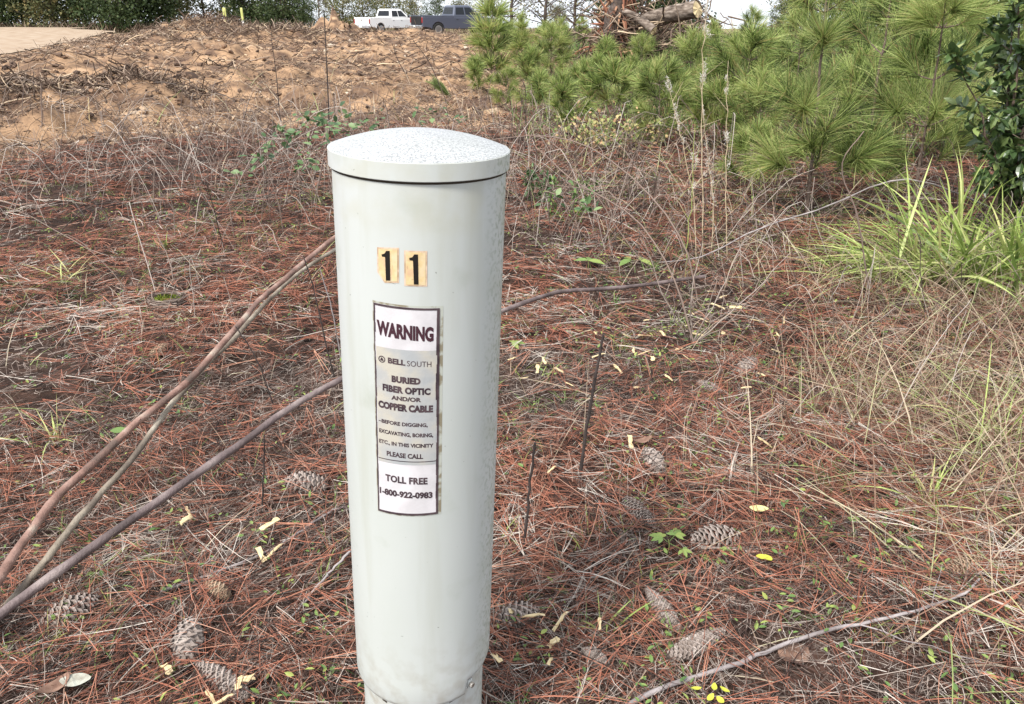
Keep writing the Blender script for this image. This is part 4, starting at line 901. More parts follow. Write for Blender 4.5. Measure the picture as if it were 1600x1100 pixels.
grass_clump(1415, 425, 300, .25, .65, .005, .012, .18, 'flattened yellow green grass clump spreading left of the big bright one', (-.9, -.1), lean=(.8, 2.2), hue=(.1, 1))
grass_clump(1610, 420, 190, .3, .70, .006, .013, .09, 'bright grass clump cut by the right edge of the picture', (0, 0))
grass_clump(1500, 395, 22, .55, .90, .010, .016, .06, 'few tall upright grass blades rising above the bright clump', (0, 0), lean=(.02, .28), hue=(.3, .9))
grass_clump(1450, 800, 26, .12, .26, .004, .007, .02, 'small green grass clump low at the right among straw', (0, 0), hue=(.2, 1))
grass_clump(1560, 700, 50, .15, .45, .003, .006, .05, 'thin yellow green grass clump at the right edge below the bright ones', (-.3, 0), hue=(.5, 1))
grass_clump(105, 440, 22, .10, .28, .004, .007, .04, 'thin yellow green grass clump at the far left', (0, 0), hue=(.4, 1))
grass_clump(258, 390, 12, .10, .22, .005, .008, .02, 'few green blades left of the reddish branch', (0, 0), hue=(0, .6))
grass_clump(90, 690, 14, .10, .22, .003, .005, .02, 'small yellow grass clump by the left end of the branches', (0, 0), hue=(.6, 1))
grass_clump(945, 985, 8, .05, .14, .003, .006, .012, 'few short green blades beside the lower right cones', (0, 0), hue=(.2, .8))
grass_clump(1300, 760, 60, .04, .12, .0015, .003, .03, 'fine dark green tuft on the litter right of the yellow leaf', (0, 0), m_='weed', hue=(0, .4))

# ------------------------------------------------------------------ pine cones
def cone_geo(L, w, seed, mm, nsc=150, so=1.0):
    rg = np.random.default_rng(seed); mb = MB(); k = 14; t = np.linspace(0, 1, k); prof = w * .5 * np.sin(np.pi * np.clip(t * .93 + .05, 0, 1)) ** .75 * (1 - .35 * t)
    C = np.stack([(t - .5) * L, np.zeros(k), np.zeros(k)], -1); tubes(mb, C[None], (prof * .72)[None] + .001, 10, np.array([.05]))
    i = np.arange(nsc); tt = (i + .5) / nsc; tt = tt ** .95; ang = i * 2.39996; r = np.interp(tt, t, prof)
    P = np.stack([(tt - .5) * L, r * .62 * np.cos(ang), r * .62 * np.sin(ang)], -1); rad = np.stack([np.zeros(nsc), np.cos(ang), np.sin(ang)], -1)
    D = unit(rad * 1.0 + np.array([1., 0, 0]) * (.55 + tt[:, None] * .8)); U = unit(np.cross(D, np.cross(np.array([1., 0, 0]), rad))) 
    tv = np.array([[0, .18, 0], [0, -.18, 0], [.6, .5, .02], [.6, -.5, .02], [.9, .30, .12], [.9, -.30, .12], [1.02, 0, .04], [.6, 0, .15], [.6, .42, -.12], [.6, -.42, -.12], [.95, 0, -.10]])
    q = [[0, 1, 3, 2], [2, 7, 6, 4], [7, 3, 5, 6], [8, 2, 4, 10], [3, 9, 10, 5]]; sc_ = so * w * .30 * (.6 + .6 * np.sin(np.pi * np.clip(tt, .05, .95)))
    n0 = mb.n; stamp(mb, tv, q, [[4, 6, 10], [6, 5, 10]], P, frames(D, U), sc_, rg.uniform(0, .2, nsc))
    rv = mb.r[-1].reshape(nsc, -1); rv[:, 2:8] = rg.uniform(.55, .95, (nsc, 1)); rv[:, 6] = 1; rv[:, 10] = .4; mb.r[-1] = rv.ravel()
    return mb
cone_src = [cone_geo(.120, .055, 1, 'cone', 84, 1.5).build('pine_cone', M['cone'], None, False), cone_geo(.135, .046, 2, 'cone', 170).build('pine_cone', M['cone'], None, False), cone_geo(.10, .046, 3, 'conetan', 120).build('pine_cone', M['conetan'], None, False)]
used = [False] * 3
CONES = [(0, 1122, 842, 1085, 848, 1160, 838, 'whitish open pine cone lying level right of the green seedling'), (1, 997, 800, 1020, 822, 975, 782, 'grey pine cone sloping down to the green seedling'),
         (1, 1036, 958, 1012, 930, 1062, 985, 'pine cone half sunk in litter sloping down above the lower right cone'), (1, 1085, 1008, 1128, 985, 1042, 1036, 'closed brown grey pine cone lowest at right above the grey branch'),
         (0, 1022, 725, 1008, 702, 1038, 748, 'grey pine cone below the curled orange leaf'), (0, 800, 968, 835, 958, 768, 975, 'dark grey pine cone touching the right side of the pedestal'),
         (0, 105, 960, 150, 942, 62, 978, 'pine cone with white lined scales near the lower left edge'), (0, 294, 1010, 298, 978, 290, 1045, 'dark open pine cone standing out above the yellow chips at lower left'),
         (1, 352, 1070, 310, 1042, 395, 1100, 'long tan pine cone at the bottom edge left of the pedestal'), (0, 480, 757, 450, 755, 515, 760, 'flattened grey pine cone under the purplish branch left of the pedestal'),
         (2, 247, 551, 262, 541, 230, 562, 'small smooth tan pine cone below the mossy hole'), (1, 125, 495, 152, 485, 96, 506, 'mossy grey pine cone at the left above the branches'),
         (0, 160, 568, 178, 564, 143, 570, 'small broken white grey pine cone at the left'), (0, 1165, 575, 1178, 572, 1150, 580, 'small grey pine cone among the chips right of the dead shrub'),
         (1, 1108, 608, 1090, 596, 1128, 618, 'pale weathered pine cone below the dead shrub'), (2, 342, 925, 325, 915, 360, 936, 'round brown pine cone hidden in needles left of the pedestal foot'),
         (2, 1503, 885, 1478, 890, 1530, 882, 'brown pine cone at the right edge among straw'), (0, 932, 1032, 915, 1018, 950, 1045, 'dark worn pine cone near the bottom right of the pedestal'), (0, 1290, 565, 1300, 560, 1275, 570, 'half hidden grey cone under the flattened grass clump')]
for (s, px, py, ax, ay, bx, by, lab) in CONES:
    c = cone_src[s] if not used[s] else cone_src[s].copy()
    if used[s]: COL.objects.link(c)
    used[s] = True
    a, b = at(ax, ay, .02), at(bx, by, .02); v = a - b; L = float(np.linalg.norm(v)); p = (a + b) / 2
    c.location = (p[0], p[1], gz(p[0], p[1]) + .026); c.rotation_euler = (R.uniform(0, 6.28), R.normal(0, .08), math.atan2(v[1], v[0])); base = (.125, .135, .10)[s]
    k = min(max(L / base, .55), 1.35); c.scale = (k, min(k, 1.1), min(k, 1.1)); tag(c, lab, 'pine cone', 'pine cones on the needle litter')

make_litter()

# ------------------------------------------------------------------ wood chips and fallen leaves
def chip_src(seed, l, w, t):
    rg = np.random.default_rng(seed); n = 6; xs = np.linspace(-.5, .5, n) * l; V = []
    wob = rg.normal(0, .07, n) * w; ww = w * (.5 + .5 * rg.random(n)); bend = rg.normal(0, .03) * l
    for k in range(n):
        s = (k / (n - 1) - .5) ** 2 * 4 * bend
        for (a, b) in ((-.5, -.5), (.5, -.5), (.5, .5), (-.5, .5)): V.append([xs[k] + (rg.normal(0, .06) * l if k in (0, n - 1) else 0), wob[k] + a * ww[k], b * t * (1 if k not in (0, n - 1) else .5) + s])
    q = [[4 * k + j, 4 * k + (j + 1) % 4, 4 * k + 4 + (j + 1) % 4, 4 * k + 4 + j] for k in range(n - 1) for j in range(4)] + [[3, 2, 1, 0], [4 * n - 4, 4 * n - 3, 4 * n - 2, 4 * n - 1]]
    return MB().add(V, q).build('wood_chip', M['chip'], None, False)
CH = [chip_src(1, .050, .017, .0028), chip_src(2, .040, .012, .0025), chip_src(3, .060, .010, .0025), chip_src(4, .032, .019, .003), chip_src(5, .055, .014, .002)]
chused = [False] * 5
CHIPS = [(850, 563), (874, 578), (840, 575), (990, 547), (1007, 524), (995, 605), (1003, 552), (862, 733), (1213, 548), (1215, 522), (1130, 463), (1122, 478), (1100, 500), (1075, 508), (1090, 522), (1083, 490), (918, 517), (905, 516), (930, 520), (235, 447), (290, 812), (422, 818), (428, 860), (408, 866), (262, 1045), (385, 1060), (372, 1066), (345, 1095), (330, 1090), (806, 955), (828, 962), (875, 970), (937, 973), (776, 1027), (860, 1031), (865, 1003), (1020, 560), (1075, 560), (1190, 585), (1150, 480), (1060, 545), (1035, 520), (1112, 455), (1140, 440), (1165, 605), (800, 560), (965, 575), (1045, 590), (820, 590), (295, 800), (1130, 520), (1105, 475), (1010, 500), (980, 525), (985, 690), (935, 555), (890, 600), (1195, 690), (1225, 500), (1180, 500)]
for k, (px, py) in enumerate(CHIPS):
    s = int(R.integers(0, 5)); c = CH[s] if not chused[s] else CH[s].copy()
    if chused[s]: COL.objects.link(c)
    chused[s] = True; p = at(px, py, .045); c.location = [float(a) for a in p]; c.rotation_euler = (R.normal(0, .3), R.normal(0, .25), R.uniform(0, 6.28)); q = R.uniform(.7, 1.25); c.scale = (q, q, q)
    lab = 'pale yellow wood chip on the litter left of the pedestal' if px < 560 else ('pale yellow wood chip low on the right beside the pedestal foot' if py > 900 else ('pale yellow wood chip close to the dead shrub' if abs(px - 1090) < 70 and py < 570 else 'pale yellow wood chip on the red litter right of the pedestal'))
    tag(c, lab, 'wood chip', 'pale wood chips: ' + lab)
for s in range(5):
    if not chused[s]: bpy.data.objects.remove(CH[s])
M['leafyellow'] = flat('pale_yellow_leaf', (.52, .50, .22), .6, .2); M['leafbrown'] = mat_noise('brown_leaf', [(.35, (.12, .065, .045)), (.65, (.26, .155, .11))], 30, 4, .7); M['leafpale'] = mat_noise('pale_dead_leaf', [(.35, (.22, .20, .16)), (.65, (.40, .40, .34))], 40, 4, .7)
M['leafyel2'] = flat('bright_yellow_leaf', (.40, .40, .05), .6, .2)
def fallen_leaf(px, py, size, rz, m_, label, wide=1.6, curl=.25, h=.045, tx=0):
    n = 8; V = []
    for i in range(n + 1):
        t = i / n; w = .5 * math.sin(math.pi * (t * .92 + .04)) ** .8 * wide * .5
        for s in (-1, -.5, 0, .5, 1): V.append([(t - .5) * size, s * w * size, curl * size * ((t - .5) ** 2 + .5 * abs(s * w) ** 1.2)])
    q = [[i * 5 + j, i * 5 + j + 1, i * 5 + j + 6, i * 5 + j + 5] for i in range(n) for j in range(4)]
    p = at(px, py, h); o = MB().add(V, q).build('fallen_leaf', M[m_], None, True, p); o.rotation_euler = (tx, R.normal(0, .15), rz); tag(o, label, 'leaf', 'single fallen leaves'); return o
fallen_leaf(1186, 795, .055, -.5, 'leafyellow', 'pale yellow oval leaf alone on the litter at right', 1.3)
fallen_leaf(1005, 690, .065, .2, 'leafbrown', 'curled orange brown leaf above the grey cone', 1.0, .9)
fallen_leaf(118, 1063, .065, .1, 'leafpale', 'whitish green leaf near the bottom left corner', 1.2)
fallen_leaf(82, 1078, .085, 1.2, 'leafbrown', 'curled grey brown leaf at the bottom left corner', .9, .9)
fallen_leaf(1240, 1020, .09, .6, 'leafbrown', 'flat dull brown leaf under the long grey branch', 1.6, .1, .01)
fallen_leaf(185, 672, .05, .4, 'weed', 'single round green leaf beside the reddish branch', 1.8, .1, .10)
for k, (px, py) in enumerate([(1088, 1076), (1116, 1074), (1132, 1078), (1110, 1090), (1126, 1094)]):
    fallen_leaf(px, py, .022, k * 1.3, 'leafyel2', 'small bright yellow leaf in the cluster at the bottom edge, ' + ['leftmost', 'top middle', 'rightmost', 'lower middle', 'lower right'][k] + ' one', 1.15, .5, .06, R.normal(0, .5))
for k, (px, py) in enumerate([(1190, 870), (1200, 872)]): fallen_leaf(px, py, .03, k * 1.9, 'leafyel2', 'yellow leaf on a low stem at right, ' + ['left', 'right'][k] + ' one of the pair', 1.4, .3, .05)
# mossy hole
def moss_hole():
    p = at(264, 487); rt = empty('mossy_hollow', p); tag(rt, 'small round hollow in the litter lined with bright green moss', 'mossy hollow')
    mb = MB(); n = 90; A = R.uniform(0, 6.28, n); r = R.uniform(.062, .10, n); C = np.stack([np.cos(A) * r, np.sin(A) * r * .9, R.uniform(.045, .085, n)], -1); t = np.linspace(-.5, .5, 5); Tn = np.stack([-np.sin(A), np.cos(A), R.normal(0, .15, n)], -1)
    Cc = C[:, None] + Tn[:, None] * (t * .13)[None, :, None] - np.stack([np.cos(A), np.sin(A), 0 * A], -1)[:, None] * ((t * .13) ** 2 * 5)[None, :, None]; tubes(mb, Cc, np.full((n, 5), .0022), 4, R.uniform(.1, .8, n)); mb.build('rim', M['greydead'], rt)
    mb = MB(); n = 1500; A = R.uniform(0, 6.28, n); r = .058 * np.sqrt(R.random(n)); P = np.stack([np.cos(A) * r, np.sin(A) * r, .045 + .02 * (r / .058) ** 2 + R.normal(0, .003, n)], -1); D = unit(sphere_dirs(n) * .7 + [0, 0, 1]); ribbons(mb, P, D, R.uniform(.008, .018, n), np.full(n, .003), unit(np.cross(D, sphere_dirs(n))), np.zeros((n, 3)), 1, .5, R.random(n)); mb.build('moss', M['moss'], rt, False)
M['moss'] = mat_rnd('green_moss', [(0, (.05, .08, .01)), (1, (.22, .27, .03))], .8, .2)
moss_hole()

# ------------------------------------------------------------------ stump, log
def stump():
    p = at_y(955, 112, 21.5); p[2] = gz(p[0], p[1]); rt = empty('broken_stump', p); tag(rt, 'shattered reddish tree stump standing among the saplings', 'tree stump')
    mb = MB(); k = 10; n = 16
    C = smooth_line([[0, 0, -.2], [-.05, 0, .5], [.12, 0, 1.2], [.30, 0, 2.1]], k); tubes(mb, C[None], (np.linspace(.26, .17, k) * (1 + R.uniform(-.15, .15, k)))[None], 12, np.array([.4])); mb.build('trunk', M['barkdark'], rt)
    mb = MB(); n = 90; A = R.uniform(0, 6.28, n); bz_ = R.uniform(.1, 1.7, n); cx = np.interp(bz_, [0, 1.2, 2.1], [0, .12, .3]); P = np.stack([cx + np.cos(A) * .22, np.sin(A) * .22, bz_], -1)
    D = unit(np.stack([np.cos(A) * .5 - .2, np.sin(A) * .4, R.uniform(-.9, 1.2, n)], -1)); C = P[:, None] + D[:, None] * (np.linspace(0, 1, 4)[None, :, None] * R.uniform(.2, .7, n)[:, None, None]); tubes(mb, C, np.outer(R.uniform(.015, .05, n), [1, .8, .5, .1]), 4, R.random(n)); mb.build('splinters', M['redwood'], rt, False)
    mb = MB(); n = 14; A = R.uniform(0, 6.28, n); L = R.uniform(.5, 1.2, n); t = np.linspace(0, 1, 6); C = np.stack([np.cos(A)[:, None] * L[:, None] * t, np.sin(A)[:, None] * L[:, None] * t, .3 - .4 * t[None] + R.normal(0, .05, (n, 6))], -1); tubes(mb, C, np.outer(R.uniform(.04, .08, n), np.linspace(1, .3, 6)), 6, R.random(n)); mb.build('roots', M['redwood'], rt)
M['redwood'] = mat_rnd('torn_red_wood', [(0, (.10, .045, .03)), (.6, (.30, .13, .08)), (1, (.52, .32, .20))], .85, .2)
stump()
def log(pa, pb, r, label, cut=True):
    a, b = np.array(pa), np.array(pb); rt = empty('felled_log', a); tag(rt, label, 'log', 'felled logs by the stump'); mb = MB(); k = 14; C = smooth_line([a * 0, (b - a) * .5 + [0, 0, .05], b - a], k)
    tubes(mb, C[None], (np.linspace(r * .75, r, k) * (1 + R.uniform(-.05, .05, k)))[None], 16, np.array([.5]), cap=False); mb.build('trunk', M['barklog'], rt)
    mb = MB(); d = unit(b - a); u = unit(np.cross(d, [0, 0, 1.])); w = np.cross(d, u); ang = np.arange(16) * 2 * np.pi / 16; e = b - a
    V = [e + d * .02] + [e + d * R.uniform(-.02, .02) + (u * math.cos(x) + w * math.sin(x)) * r * .98 for x in ang]; mb.add(V, tris=[[0, 1 + j, 1 + (j + 1) % 16] for j in range(16)]); mb.build('cut_end', M['chip'], rt, False)
M['barklog'] = mat_noise('log_bark', [(.35, (.06, .045, .036)), (.5, (.16, .125, .10)), (.65, (.29, .24, .20))], 5, 7, .9, 1.0, 14, .2, 'Object', (1, 1, 3))
log(at_y(968, 44, 21.8), at_y(1090, 14, 20.2), .20, 'felled log with a pale sawn end resting against the shattered stump')
log(at_y(975, 18, 21.2), at_y(1022, 48, 20.5), .11, 'thin reddish broken limb sloping down right of the stump')
def brush():
    mb = MB(); n = 420; c = at_y(985, 90, 21.5); x = R.normal(c[0] + .6, 1.1, n); y = R.normal(21.8, .8, n); stick_cloud(mb, n, x, y, R.random(n) * 1.0, .4, 1.5, .008, .028, .5)
    tag(mb.build('brush_pile', M['debris'], None, True), 'brown brush pile under the log and stump', 'brush pile', kind='stuff')
brush()

# ------------------------------------------------------------------ pickup trucks
M['glass'] = flat('dark_truck_glass', (.010, .012, .016), .25, .3); M['tyre'] = flat('tyre_rubber', (.02, .02, .02), .8, .2); M['rim'] = flat('wheel_metal', (.45, .45, .46), .35, .5, .8)
M['lamp'] = flat('red_lamp_plastic', (.28, .03, .03), .25, .6); M['whitepaint'] = flat('white_truck_paint', (.80, .80, .79), .3, .5); M['greypaint'] = flat('slate_truck_paint', (.080, .090, .125), .28, .6, .2)
M['trim'] = flat('black_trim', (.015, .015, .017), .5, .4); M['chrome'] = flat('bumper_metal', (.55, .56, .58), .3, .5, .8); M['plate'] = flat('plate_white', (.7, .7, .68), .5)
def extrude_profile(prof, w, m_, name, parent, bev=.03):
    """closed side profile (x,z) given as convex strips between a lower and an upper line"""
    xs = [p[0] for p in prof]; V = []; Q = []
    for x, z0, z1 in prof:
        for yy in (-w / 2, w / 2): V += [[x, yy, z0], [x, yy, z1]]
    for k in range(len(prof) - 1):
        a = 4 * k; b = a + 4
        Q += [[a, a + 1, b + 1, b], [a + 2, b + 2, b + 3, a + 3], [a + 1, a + 3, b + 3, b + 1], [a, b, b + 2, a + 2]]
    Q += [[0, 2, 3, 1], [4 * (len(prof) - 1), 4 * (len(prof) - 1) + 1, 4 * (len(prof) - 1) + 3, 4 * (len(prof) - 1) + 2]]
    return bevel(MB().add(V, Q).build(name, m_, parent, False), bev)
def pickup(loc, rz, paint, label, tailm):
    rt = empty('pickup_truck', loc, rz); tag(rt, label, 'pickup truck', 'pickup trucks parked beyond the clearing')
    # x runs forward, origin under the middle; rear at -2.9
    def arch(cx, n=7, r=.46, zc=.40): return [(cx + r * math.cos(a), zc + r * math.sin(a)) for a in np.linspace(math.pi, 0, n)]
    pr = [(-2.88, .55, 1.18), (-2.35, .50, 1.19)] + [(x, z, 1.19) for x, z in arch(-1.75)] + [(-1.25, .45, 1.19), (-.62, .42, 1.19), (-.60, .42, 1.12), (1.0, .42, 1.12), (1.40, .44, 1.12)]
    pr += [(x, z, 1.13 - .02 * k / 3) for k, (x, z) in enumerate(arch(1.95))] + [(2.55, .50, 1.05), (2.85, .52, .95)]
    pr = sorted(pr, key=lambda q: q[0]); body = extrude_profile(pr, 1.96, paint, 'body', rt, .04)
    # body top is closed; a dark sheet stands for the shaded bed, with rails
    mb = MB(); box(mb, (-2.78, -.80, 1.192), (-.70, .80, 1.20)); mb.build('bed_shade', M['trim'], rt, False)
    for s in (-1, 1): bevel(box(MB(), (-2.86, s * .98 - .07 if s > 0 else -.98, 1.193), (-.62, .98 if s > 0 else -.91, 1.25)).build('bed_rail', paint, rt, False), .015)
    # cab: tapered greenhouse
    zb, zt = 1.10, 1.88; V = []
    for (z, x0, x1, hw) in ((zb, -.62, 1.55, .95), (1.25, -.60, 1.42, .94), (zt - .06, -.45, .72, .78), (zt, -.36, .62, .70)):
        V += [[x0, -hw, z], [x1, -hw, z], [x1, hw, z], [x0, hw, z]]
    Q = [[4 * k + j, 4 * k + (j + 1) % 4, 4 * k + 4 + (j + 1) % 4, 4 * k + 4 + j] for k in range(3) for j in range(4)] + [[12, 13, 14, 15], [3, 2, 1, 0]]
    cab = bevel(MB().add(V, Q).build('cab', paint, rt, False), .04, 3)
    def pane(name, pts, off=(0, 0, 0)):
        pts = np.array(pts, float) + off; n_ = unit(np.cross(pts[1] - pts[0], pts[2] - pts[0])); back = pts - n_ * .02
        MB().add(np.concatenate([pts, back]), [[0, 1, 2, 3], [7, 6, 5, 4]] + [[j, 4 + j, 4 + (j + 1) % 4, (j + 1) % 4] for j in range(4)]).build(name, M['glass'], cab, False)
    def side(x0, x1, x2, x3, s):
        f = lambda z: .94 - (z - 1.25) / (.57) * .16
        pts = [(x0, s * (f(1.30) + .012), 1.30), (x1, s * (f(1.30) + .012), 1.30), (x2, s * (f(1.74) + .012), 1.74), (x3, s * (f(1.74) + .012), 1.74)]
        return pts if s < 0 else pts[::-1]
    for s in (-1, 1):
        pane('side_window', side(-.44, .22, .18, -.36, s)); pane('side_window', side(.30, 1.12, .66, .26, s))
    fx = lambda z: -.60 + (z - 1.25) / .57 * .15
    pane('rear_window', [(fx(1.34) - .012, .72, 1.34), (fx(1.34) - .012, -.72, 1.34), (fx(1.74) - .012, -.62, 1.74), (fx(1.74) - .012, .62, 1.74)])
    wx = lambda z: 1.42 - (z - 1.25) / .57 * .70
    pane('windscreen', [(wx(1.30) + .015, -.80, 1.30), (wx(1.30) + .015, .80, 1.30), (wx(1.76) + .015, .70, 1.76), (wx(1.76) + .015, -.70, 1.76)])
    bevel(box(MB(), (-2.93, -.80, .68), (-2.884, .80, 1.21)).build('tailgate', tailm, rt, False), .02)
    box(MB(), (-2.945, -.12, 1.02), (-2.932, .12, 1.09)).build('tailgate_handle', M['trim'], rt, False)
    bevel(box(MB(), (-3.06, -.95, .46), (-2.885, .95, .66)).build('rear_bumper', M['chrome'], rt, False), .03)
    box(MB(), (-3.075, -.16, .50), (-3.062, .16, .64)).build('number_plate', M['plate'], rt, False)
    for s in (-1, 1):
        bevel(box(MB(), (-2.925, s * .975 - (.0 if s < 0 else .11), .80), (-2.72, s * .975 + (.11 if s < 0 else .0) + s * .012, 1.14)).build('tail_light', M['lamp'], rt, False), .02)
        bevel(box(MB(), (1.16, s * 1.12 - .10, 1.22), (1.26, s * 1.12 + .10, 1.40)).build('mirror', M['trim'], rt, False), .02)
        for hx in (-.42, .45): box(MB(), (hx, s * .982 - .012, .98), (hx + .16, s * .982 + .012, 1.01)).build('door_handle', M['trim'], rt, False)
    for wx_ in (-1.75, 1.95):
        for s in (-1, 1):
            w = empty('wheel', (wx_, s * .86, .40)); w.parent = rt
            mb = MB(); C = np.array([[0, -.13, 0], [0, -.11, 0], [0, .11, 0], [0, .13, 0]], float); tubes(mb, C[None], np.array([[.36, .40, .40, .36]]), 28, np.array([.5])); mb.build('tyre', M['tyre'], w)
            mb = MB(); C = np.array([[0, s * .132 - .01, 0], [0, s * .132, 0], [0, s * .142, 0]], float); tubes(mb, C[None], np.array([[.25, .25, .20]]), 16, np.array([.5])); mb.build('rim', M['rim'], w)
    bevel(box(MB(), (2.84, -.93, .45), (2.98, .93, .68)).build('front_bumper', M['chrome'], rt, False), .03)
    return rt
def truck_at(px, y, rz, *a):
    q = at_y(px, 40, y); return pickup((q[0], y, gz(q[0], y) + .0), rz, *a)
truck_at(712, 58, math.radians(30), M['greypaint'], 'slate grey pickup truck parked nearer, behind the narrow pine sapling', M['trim'])
truck_at(608, 71, math.radians(50), M['whitepaint'], 'white pickup truck parked left of and behind the slate grey one', M['whitepaint'])

# ------------------------------------------------------------------ marker posts
M['postyellow'] = mat_noise('yellow_green_plastic', [(.4, (.40, .42, .13)), (.6, (.50, .52, .20))], 5, 3, .5)
for px, y, hh, lab in ((352, 58, 1.6, 'taller yellow marker post, left of the pair before the dark trees'), (379, 58, 1.5, 'thinner yellow marker post, right of the pair before the dark trees')):
    q = at_y(px, 30, y); p = (q[0], y, gz(q[0], y)); rt = empty('marker_post', p); tag(rt, lab, 'marker post', 'yellow marker posts')
    ztop = at_y(px, 12, y)[2] - p[2]; w = .10 if px < 360 else .07
    bevel(box(MB(), (-w, -.03, -.1), (w, .03, ztop * .55)).build('post', M['plate'] if px > 360 else M['postyellow'], rt, False), .01)
    bevel(box(MB(), (-w * 1.1, -.045, ztop * .55 + .003), (w * 1.1, .045, ztop)).build('sleeve', M['postyellow'], rt, False), .02)

# ------------------------------------------------------------------ trees along the edge of the woods
def tree_geo(h, w, low, nleaf, ls, seed, bare=False):
    global R
    keep = R; R = np.random.default_rng(seed); tb = MB(); lb = MB(); ends = []
    c = tube(tb, [[0, 0, -.3], [R.normal(0, .2), R.normal(0, .2), h * .4], [R.normal(0, .4), R.normal(0, .4), h * .9]], .022 * h, .005 * h, 12, 8, .05)
    for j in range(2, 12):
        for _ in range(4 if not bare else 5):
            q = c[j]; az = R.uniform(0, 6.28); L = w * R.uniform(.35, .62) * (1 - .5 * (j / 12) ** 2); e = q + np.array([math.cos(az) * L, math.sin(az) * L, L * R.uniform(.1, .8)]); m_ = (q + e) / 2 + R.normal(0, .15, 3)
            cc = tube(tb, [q, m_, e], .006 * h, .0015 * h, 7, 5, .04); ends.append(cc[3]); ends.append(cc[-1])
            for _2 in range(3 if not bare else 7):
                s = cc[R.integers(2, 7)]; e2 = s + unit(R.normal(0, 1, 3) + [0, 0, .3]) * w * R.uniform(.1, .25); tube(tb, [s, (s + e2) / 2 + R.normal(0, .05, 3), e2], .0018 * h, .0006 * h, 5, 3); ends.append(e2)
    for _ in range(int(low)):
        az = R.uniform(0, 6.28); r = w * .5 * R.uniform(.2, 1); ends.append(np.array([math.cos(az) * r, math.sin(az) * r, R.uniform(.2, h * .3)]))
    n = nleaf; E = np.array(ends)[R.integers(0, len(ends), n)]; P = E + R.normal(0, .055 * w, (n, 3)); P[:, 2] = np.maximum(P[:, 2], .05)
    patch = fbm(P[:, 0] * .9 + 5, P[:, 2] * .9 + P[:, 1], 2, seed)
    stamp(lb, LEAF_V * [1, 2.0, 1], LEAF_Q, LEAF_T, P, frames(sphere_dirs(n), unit(np.array([0, 0, 1.]) + R.normal(0, .8, (n, 3)))), ls * R.uniform(.6, 1.3, n), np.clip(R.random(n) * .7 + .15 + patch * .6, 0, 1))
    R = keep; return tb, lb
def tree_src(name, geo, m_): 
    rt = empty(name); tb, lb = geo; tb.build('trunk', M['barkdark'], rt); lb.build('crown', M[m_], rt, False); return rt
SRC = {'dark': tree_src('evergreen_tree', tree_geo(9, 7, 110, 9000, .22, 101), 'treeleaf'), 'dark2': tree_src('evergreen_tree', tree_geo(7.5, 6, 120, 8000, .2, 102), 'treeleaf'),
       'olive': tree_src('bushy_tree', tree_geo(7, 6, 90, 6500, .2, 103), 'oliveleaf'), 'bare': tree_src('bare_tree', tree_geo(8, 6, 10, 900, .16, 104, True), 'oliveleaf')}
tused = {k: False for k in SRC}
def tree(kind, px, y, s, label, group, x=None):
    o = SRC[kind] if not tused[kind] else copy_tree(SRC[kind]); tused[kind] = True
    x = at_y(px, 30, y)[0] if x is None else x; o.location = (float(x), y, gz(x, y) - .05); o.rotation_euler = (0, 0, R.uniform(0, 6.28)); o.scale = (s * R.uniform(.9, 1.1), s * R.uniform(.9, 1.1), s)
    tag(o, label, 'tree', group); return o
G1 = 'trees of the dark wood edge behind the road'
for k, (px, y, kd, s) in enumerate([(-160, 80, 'dark', 1), (-80, 84, 'dark2', 1.2), (-20, 80, 'dark', 1.0), (35, 84, 'dark2', 1.1), (85, 80, 'olive', 1.0), (130, 82, 'dark2', 1.1), (185, 78, 'dark', 1.0), (235, 82, 'dark2', 1.1), (275, 88, 'olive', 1.0), (320, 90, 'bare', 1.0), (405, 84, 'dark', .9), (440, 80, 'dark2', .9), (365, 92, 'olive', 1.0)]):
    names = ['first', 'second', 'third', 'fourth', 'fifth', 'sixth', 'seventh', 'eighth', 'ninth', 'tenth', 'eleventh', 'twelfth', 'thirteenth']
    spots = ['outside the left edge, farther one', 'outside the left edge, nearer one', 'at the left edge behind the green verge', 'above the left end of the road', 'above the middle of the road', 'just right of the road middle', 'where the road ends', 'right of the road end', 'left of the yellow posts', 'behind the left yellow post', 'right of the yellow posts', 'last one before the grey gap', 'between and behind the yellow posts']
    kn = {'dark': 'dark evergreen tree', 'dark2': 'dense dark green tree', 'olive': 'olive brown bushy tree', 'bare': 'half bare grey tree'}[kd]
    tree(kd, px, y, s, kn + ' ' + spots[k], G1)
G2 = 'distant trees behind the trucks'
for k, (px, y, kd, s, w) in enumerate([(500, 170, 'bare', 1.2, 'in the grey gap left of the trucks'), (535, 190, 'olive', 1.4, 'above the orange dirt heap'), (570, 200, 'olive', 1.5, 'above the white truck bed'), (605, 210, 'olive', 1.55, 'above the white truck cab'), (645, 240, 'olive', 1.25, 'between the two trucks, far away'), (680, 230, 'dark2', 1.2, 'above the slate truck bed'), (720, 240, 'olive', 1.25, 'above the slate truck cab'), (755, 215, 'bare', 1.5, 'behind the narrow sapling'), (470, 140, 'dark2', .8, 'behind the last dark tree')]):
    tree(kd, px, y, s, {'dark2': 'distant dark green tree ', 'olive': 'distant olive tree ', 'bare': 'distant bare grey tree '}[kd] + w, G2)
G3 = 'trees behind the saplings and the stump'
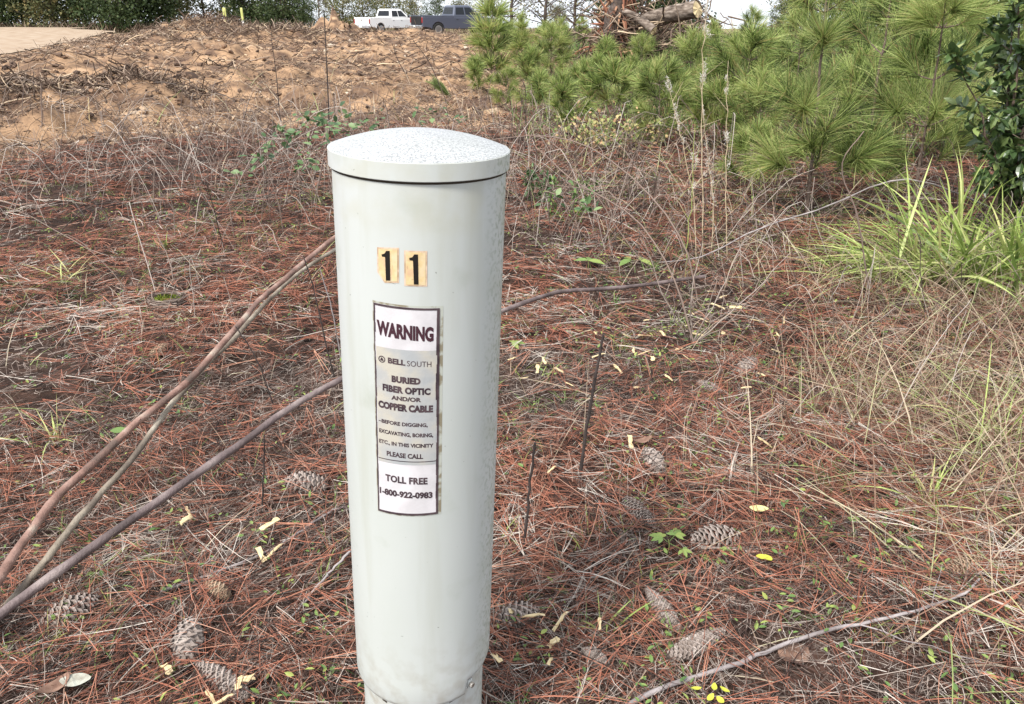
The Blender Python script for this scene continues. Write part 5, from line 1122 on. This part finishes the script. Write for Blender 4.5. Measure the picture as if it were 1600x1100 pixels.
for k, (px, y, kd, s, w) in enumerate([(800, 60, 'bare', .8, 'right of the slate truck'), (850, 66, 'bare', .9, 'left of the stump, farther left'), (900, 58, 'bare', .8, 'close left of the stump'), (940, 64, 'bare', .9, 'straight behind the stump'), (1000, 48, 'dark2', .8, 'behind the log'), (1055, 44, 'dark', .5, 'behind the sawn log end'), (1222, 75, 'dark2', .32, 'low under the sky gap on its right'), (1290, 60, 'bare', .9, 'right of the sky gap'), (1240, 62, 'olive', .52, 'behind the tall back row sapling'), (1360, 50, 'dark2', .8, 'behind the right saplings'), (1450, 45, 'olive', .8, 'behind the dark leafed shrub, left'), (1550, 42, 'dark', .8, 'behind the dark leafed shrub, right'), (1680, 40, 'dark2', .9, 'outside the right edge'), (870, 120, 'olive', .5, 'far behind the stump at left'), (1120, 200, 'olive', .42, 'far under the sky gap, left'), (1165, 210, 'olive', .45, 'far under the sky gap, middle'), (1080, 205, 'dark2', .42, 'far behind the sawn log end')]):
    tree(kd, px, y, s, {'dark': 'dark evergreen tree ', 'dark2': 'dense dark green tree ', 'olive': 'olive leafed tree ', 'bare': 'bare grey branched tree '}[kd] + w, G3)
def low_scrub():
    """brown brush along the foot of the wood and scrub between the saplings"""
    mb = MB()
    x = R.uniform(-62, -15, 2600); y = R.normal(77, 1.5, 2600); blades(mb, x, y, R.uniform(.5, 1.6, 2600), R.uniform(.04, .08, 2600), R.uniform(.1, .8, 2600), R.uniform(.1, .5, 2600), 3, R.random(2600))
    x = R.uniform(-22, 12, 3000); y = R.normal(66, 4, 3000); ok = np.abs(x + 4) > 0; blades(mb, x, y, R.uniform(.3, .9, 3000), R.uniform(.02, .05, 3000), R.uniform(.1, .8, 3000), R.uniform(.1, .5, 3000), 3, R.random(3000))
    tag(mb.build('brown_scrub', M['debris'], None, False), 'brown scrub along the foot of the wood', 'scrub', kind='stuff')
    mb = MB(); n = 9000; d = R.uniform(9, 40, n); a = R.uniform(.0, .75, n); x = d * np.sin(a); y = d * np.cos(a); ok = clay_mask(x, y) < .5; x, y, d = x[ok], y[ok], d[ok]; n = len(x)
    blades(mb, x, y, R.uniform(.2, .7, n), .004 + d * .0007, R.uniform(.1, .9, n), R.uniform(.1, .5, n), 3, R.random(n) ** 1.3 * .9)
    tag(mb.build('green_scrub', M['weed'], None, False), 'green undergrowth between the pine saplings', 'undergrowth', kind='stuff')
low_scrub()
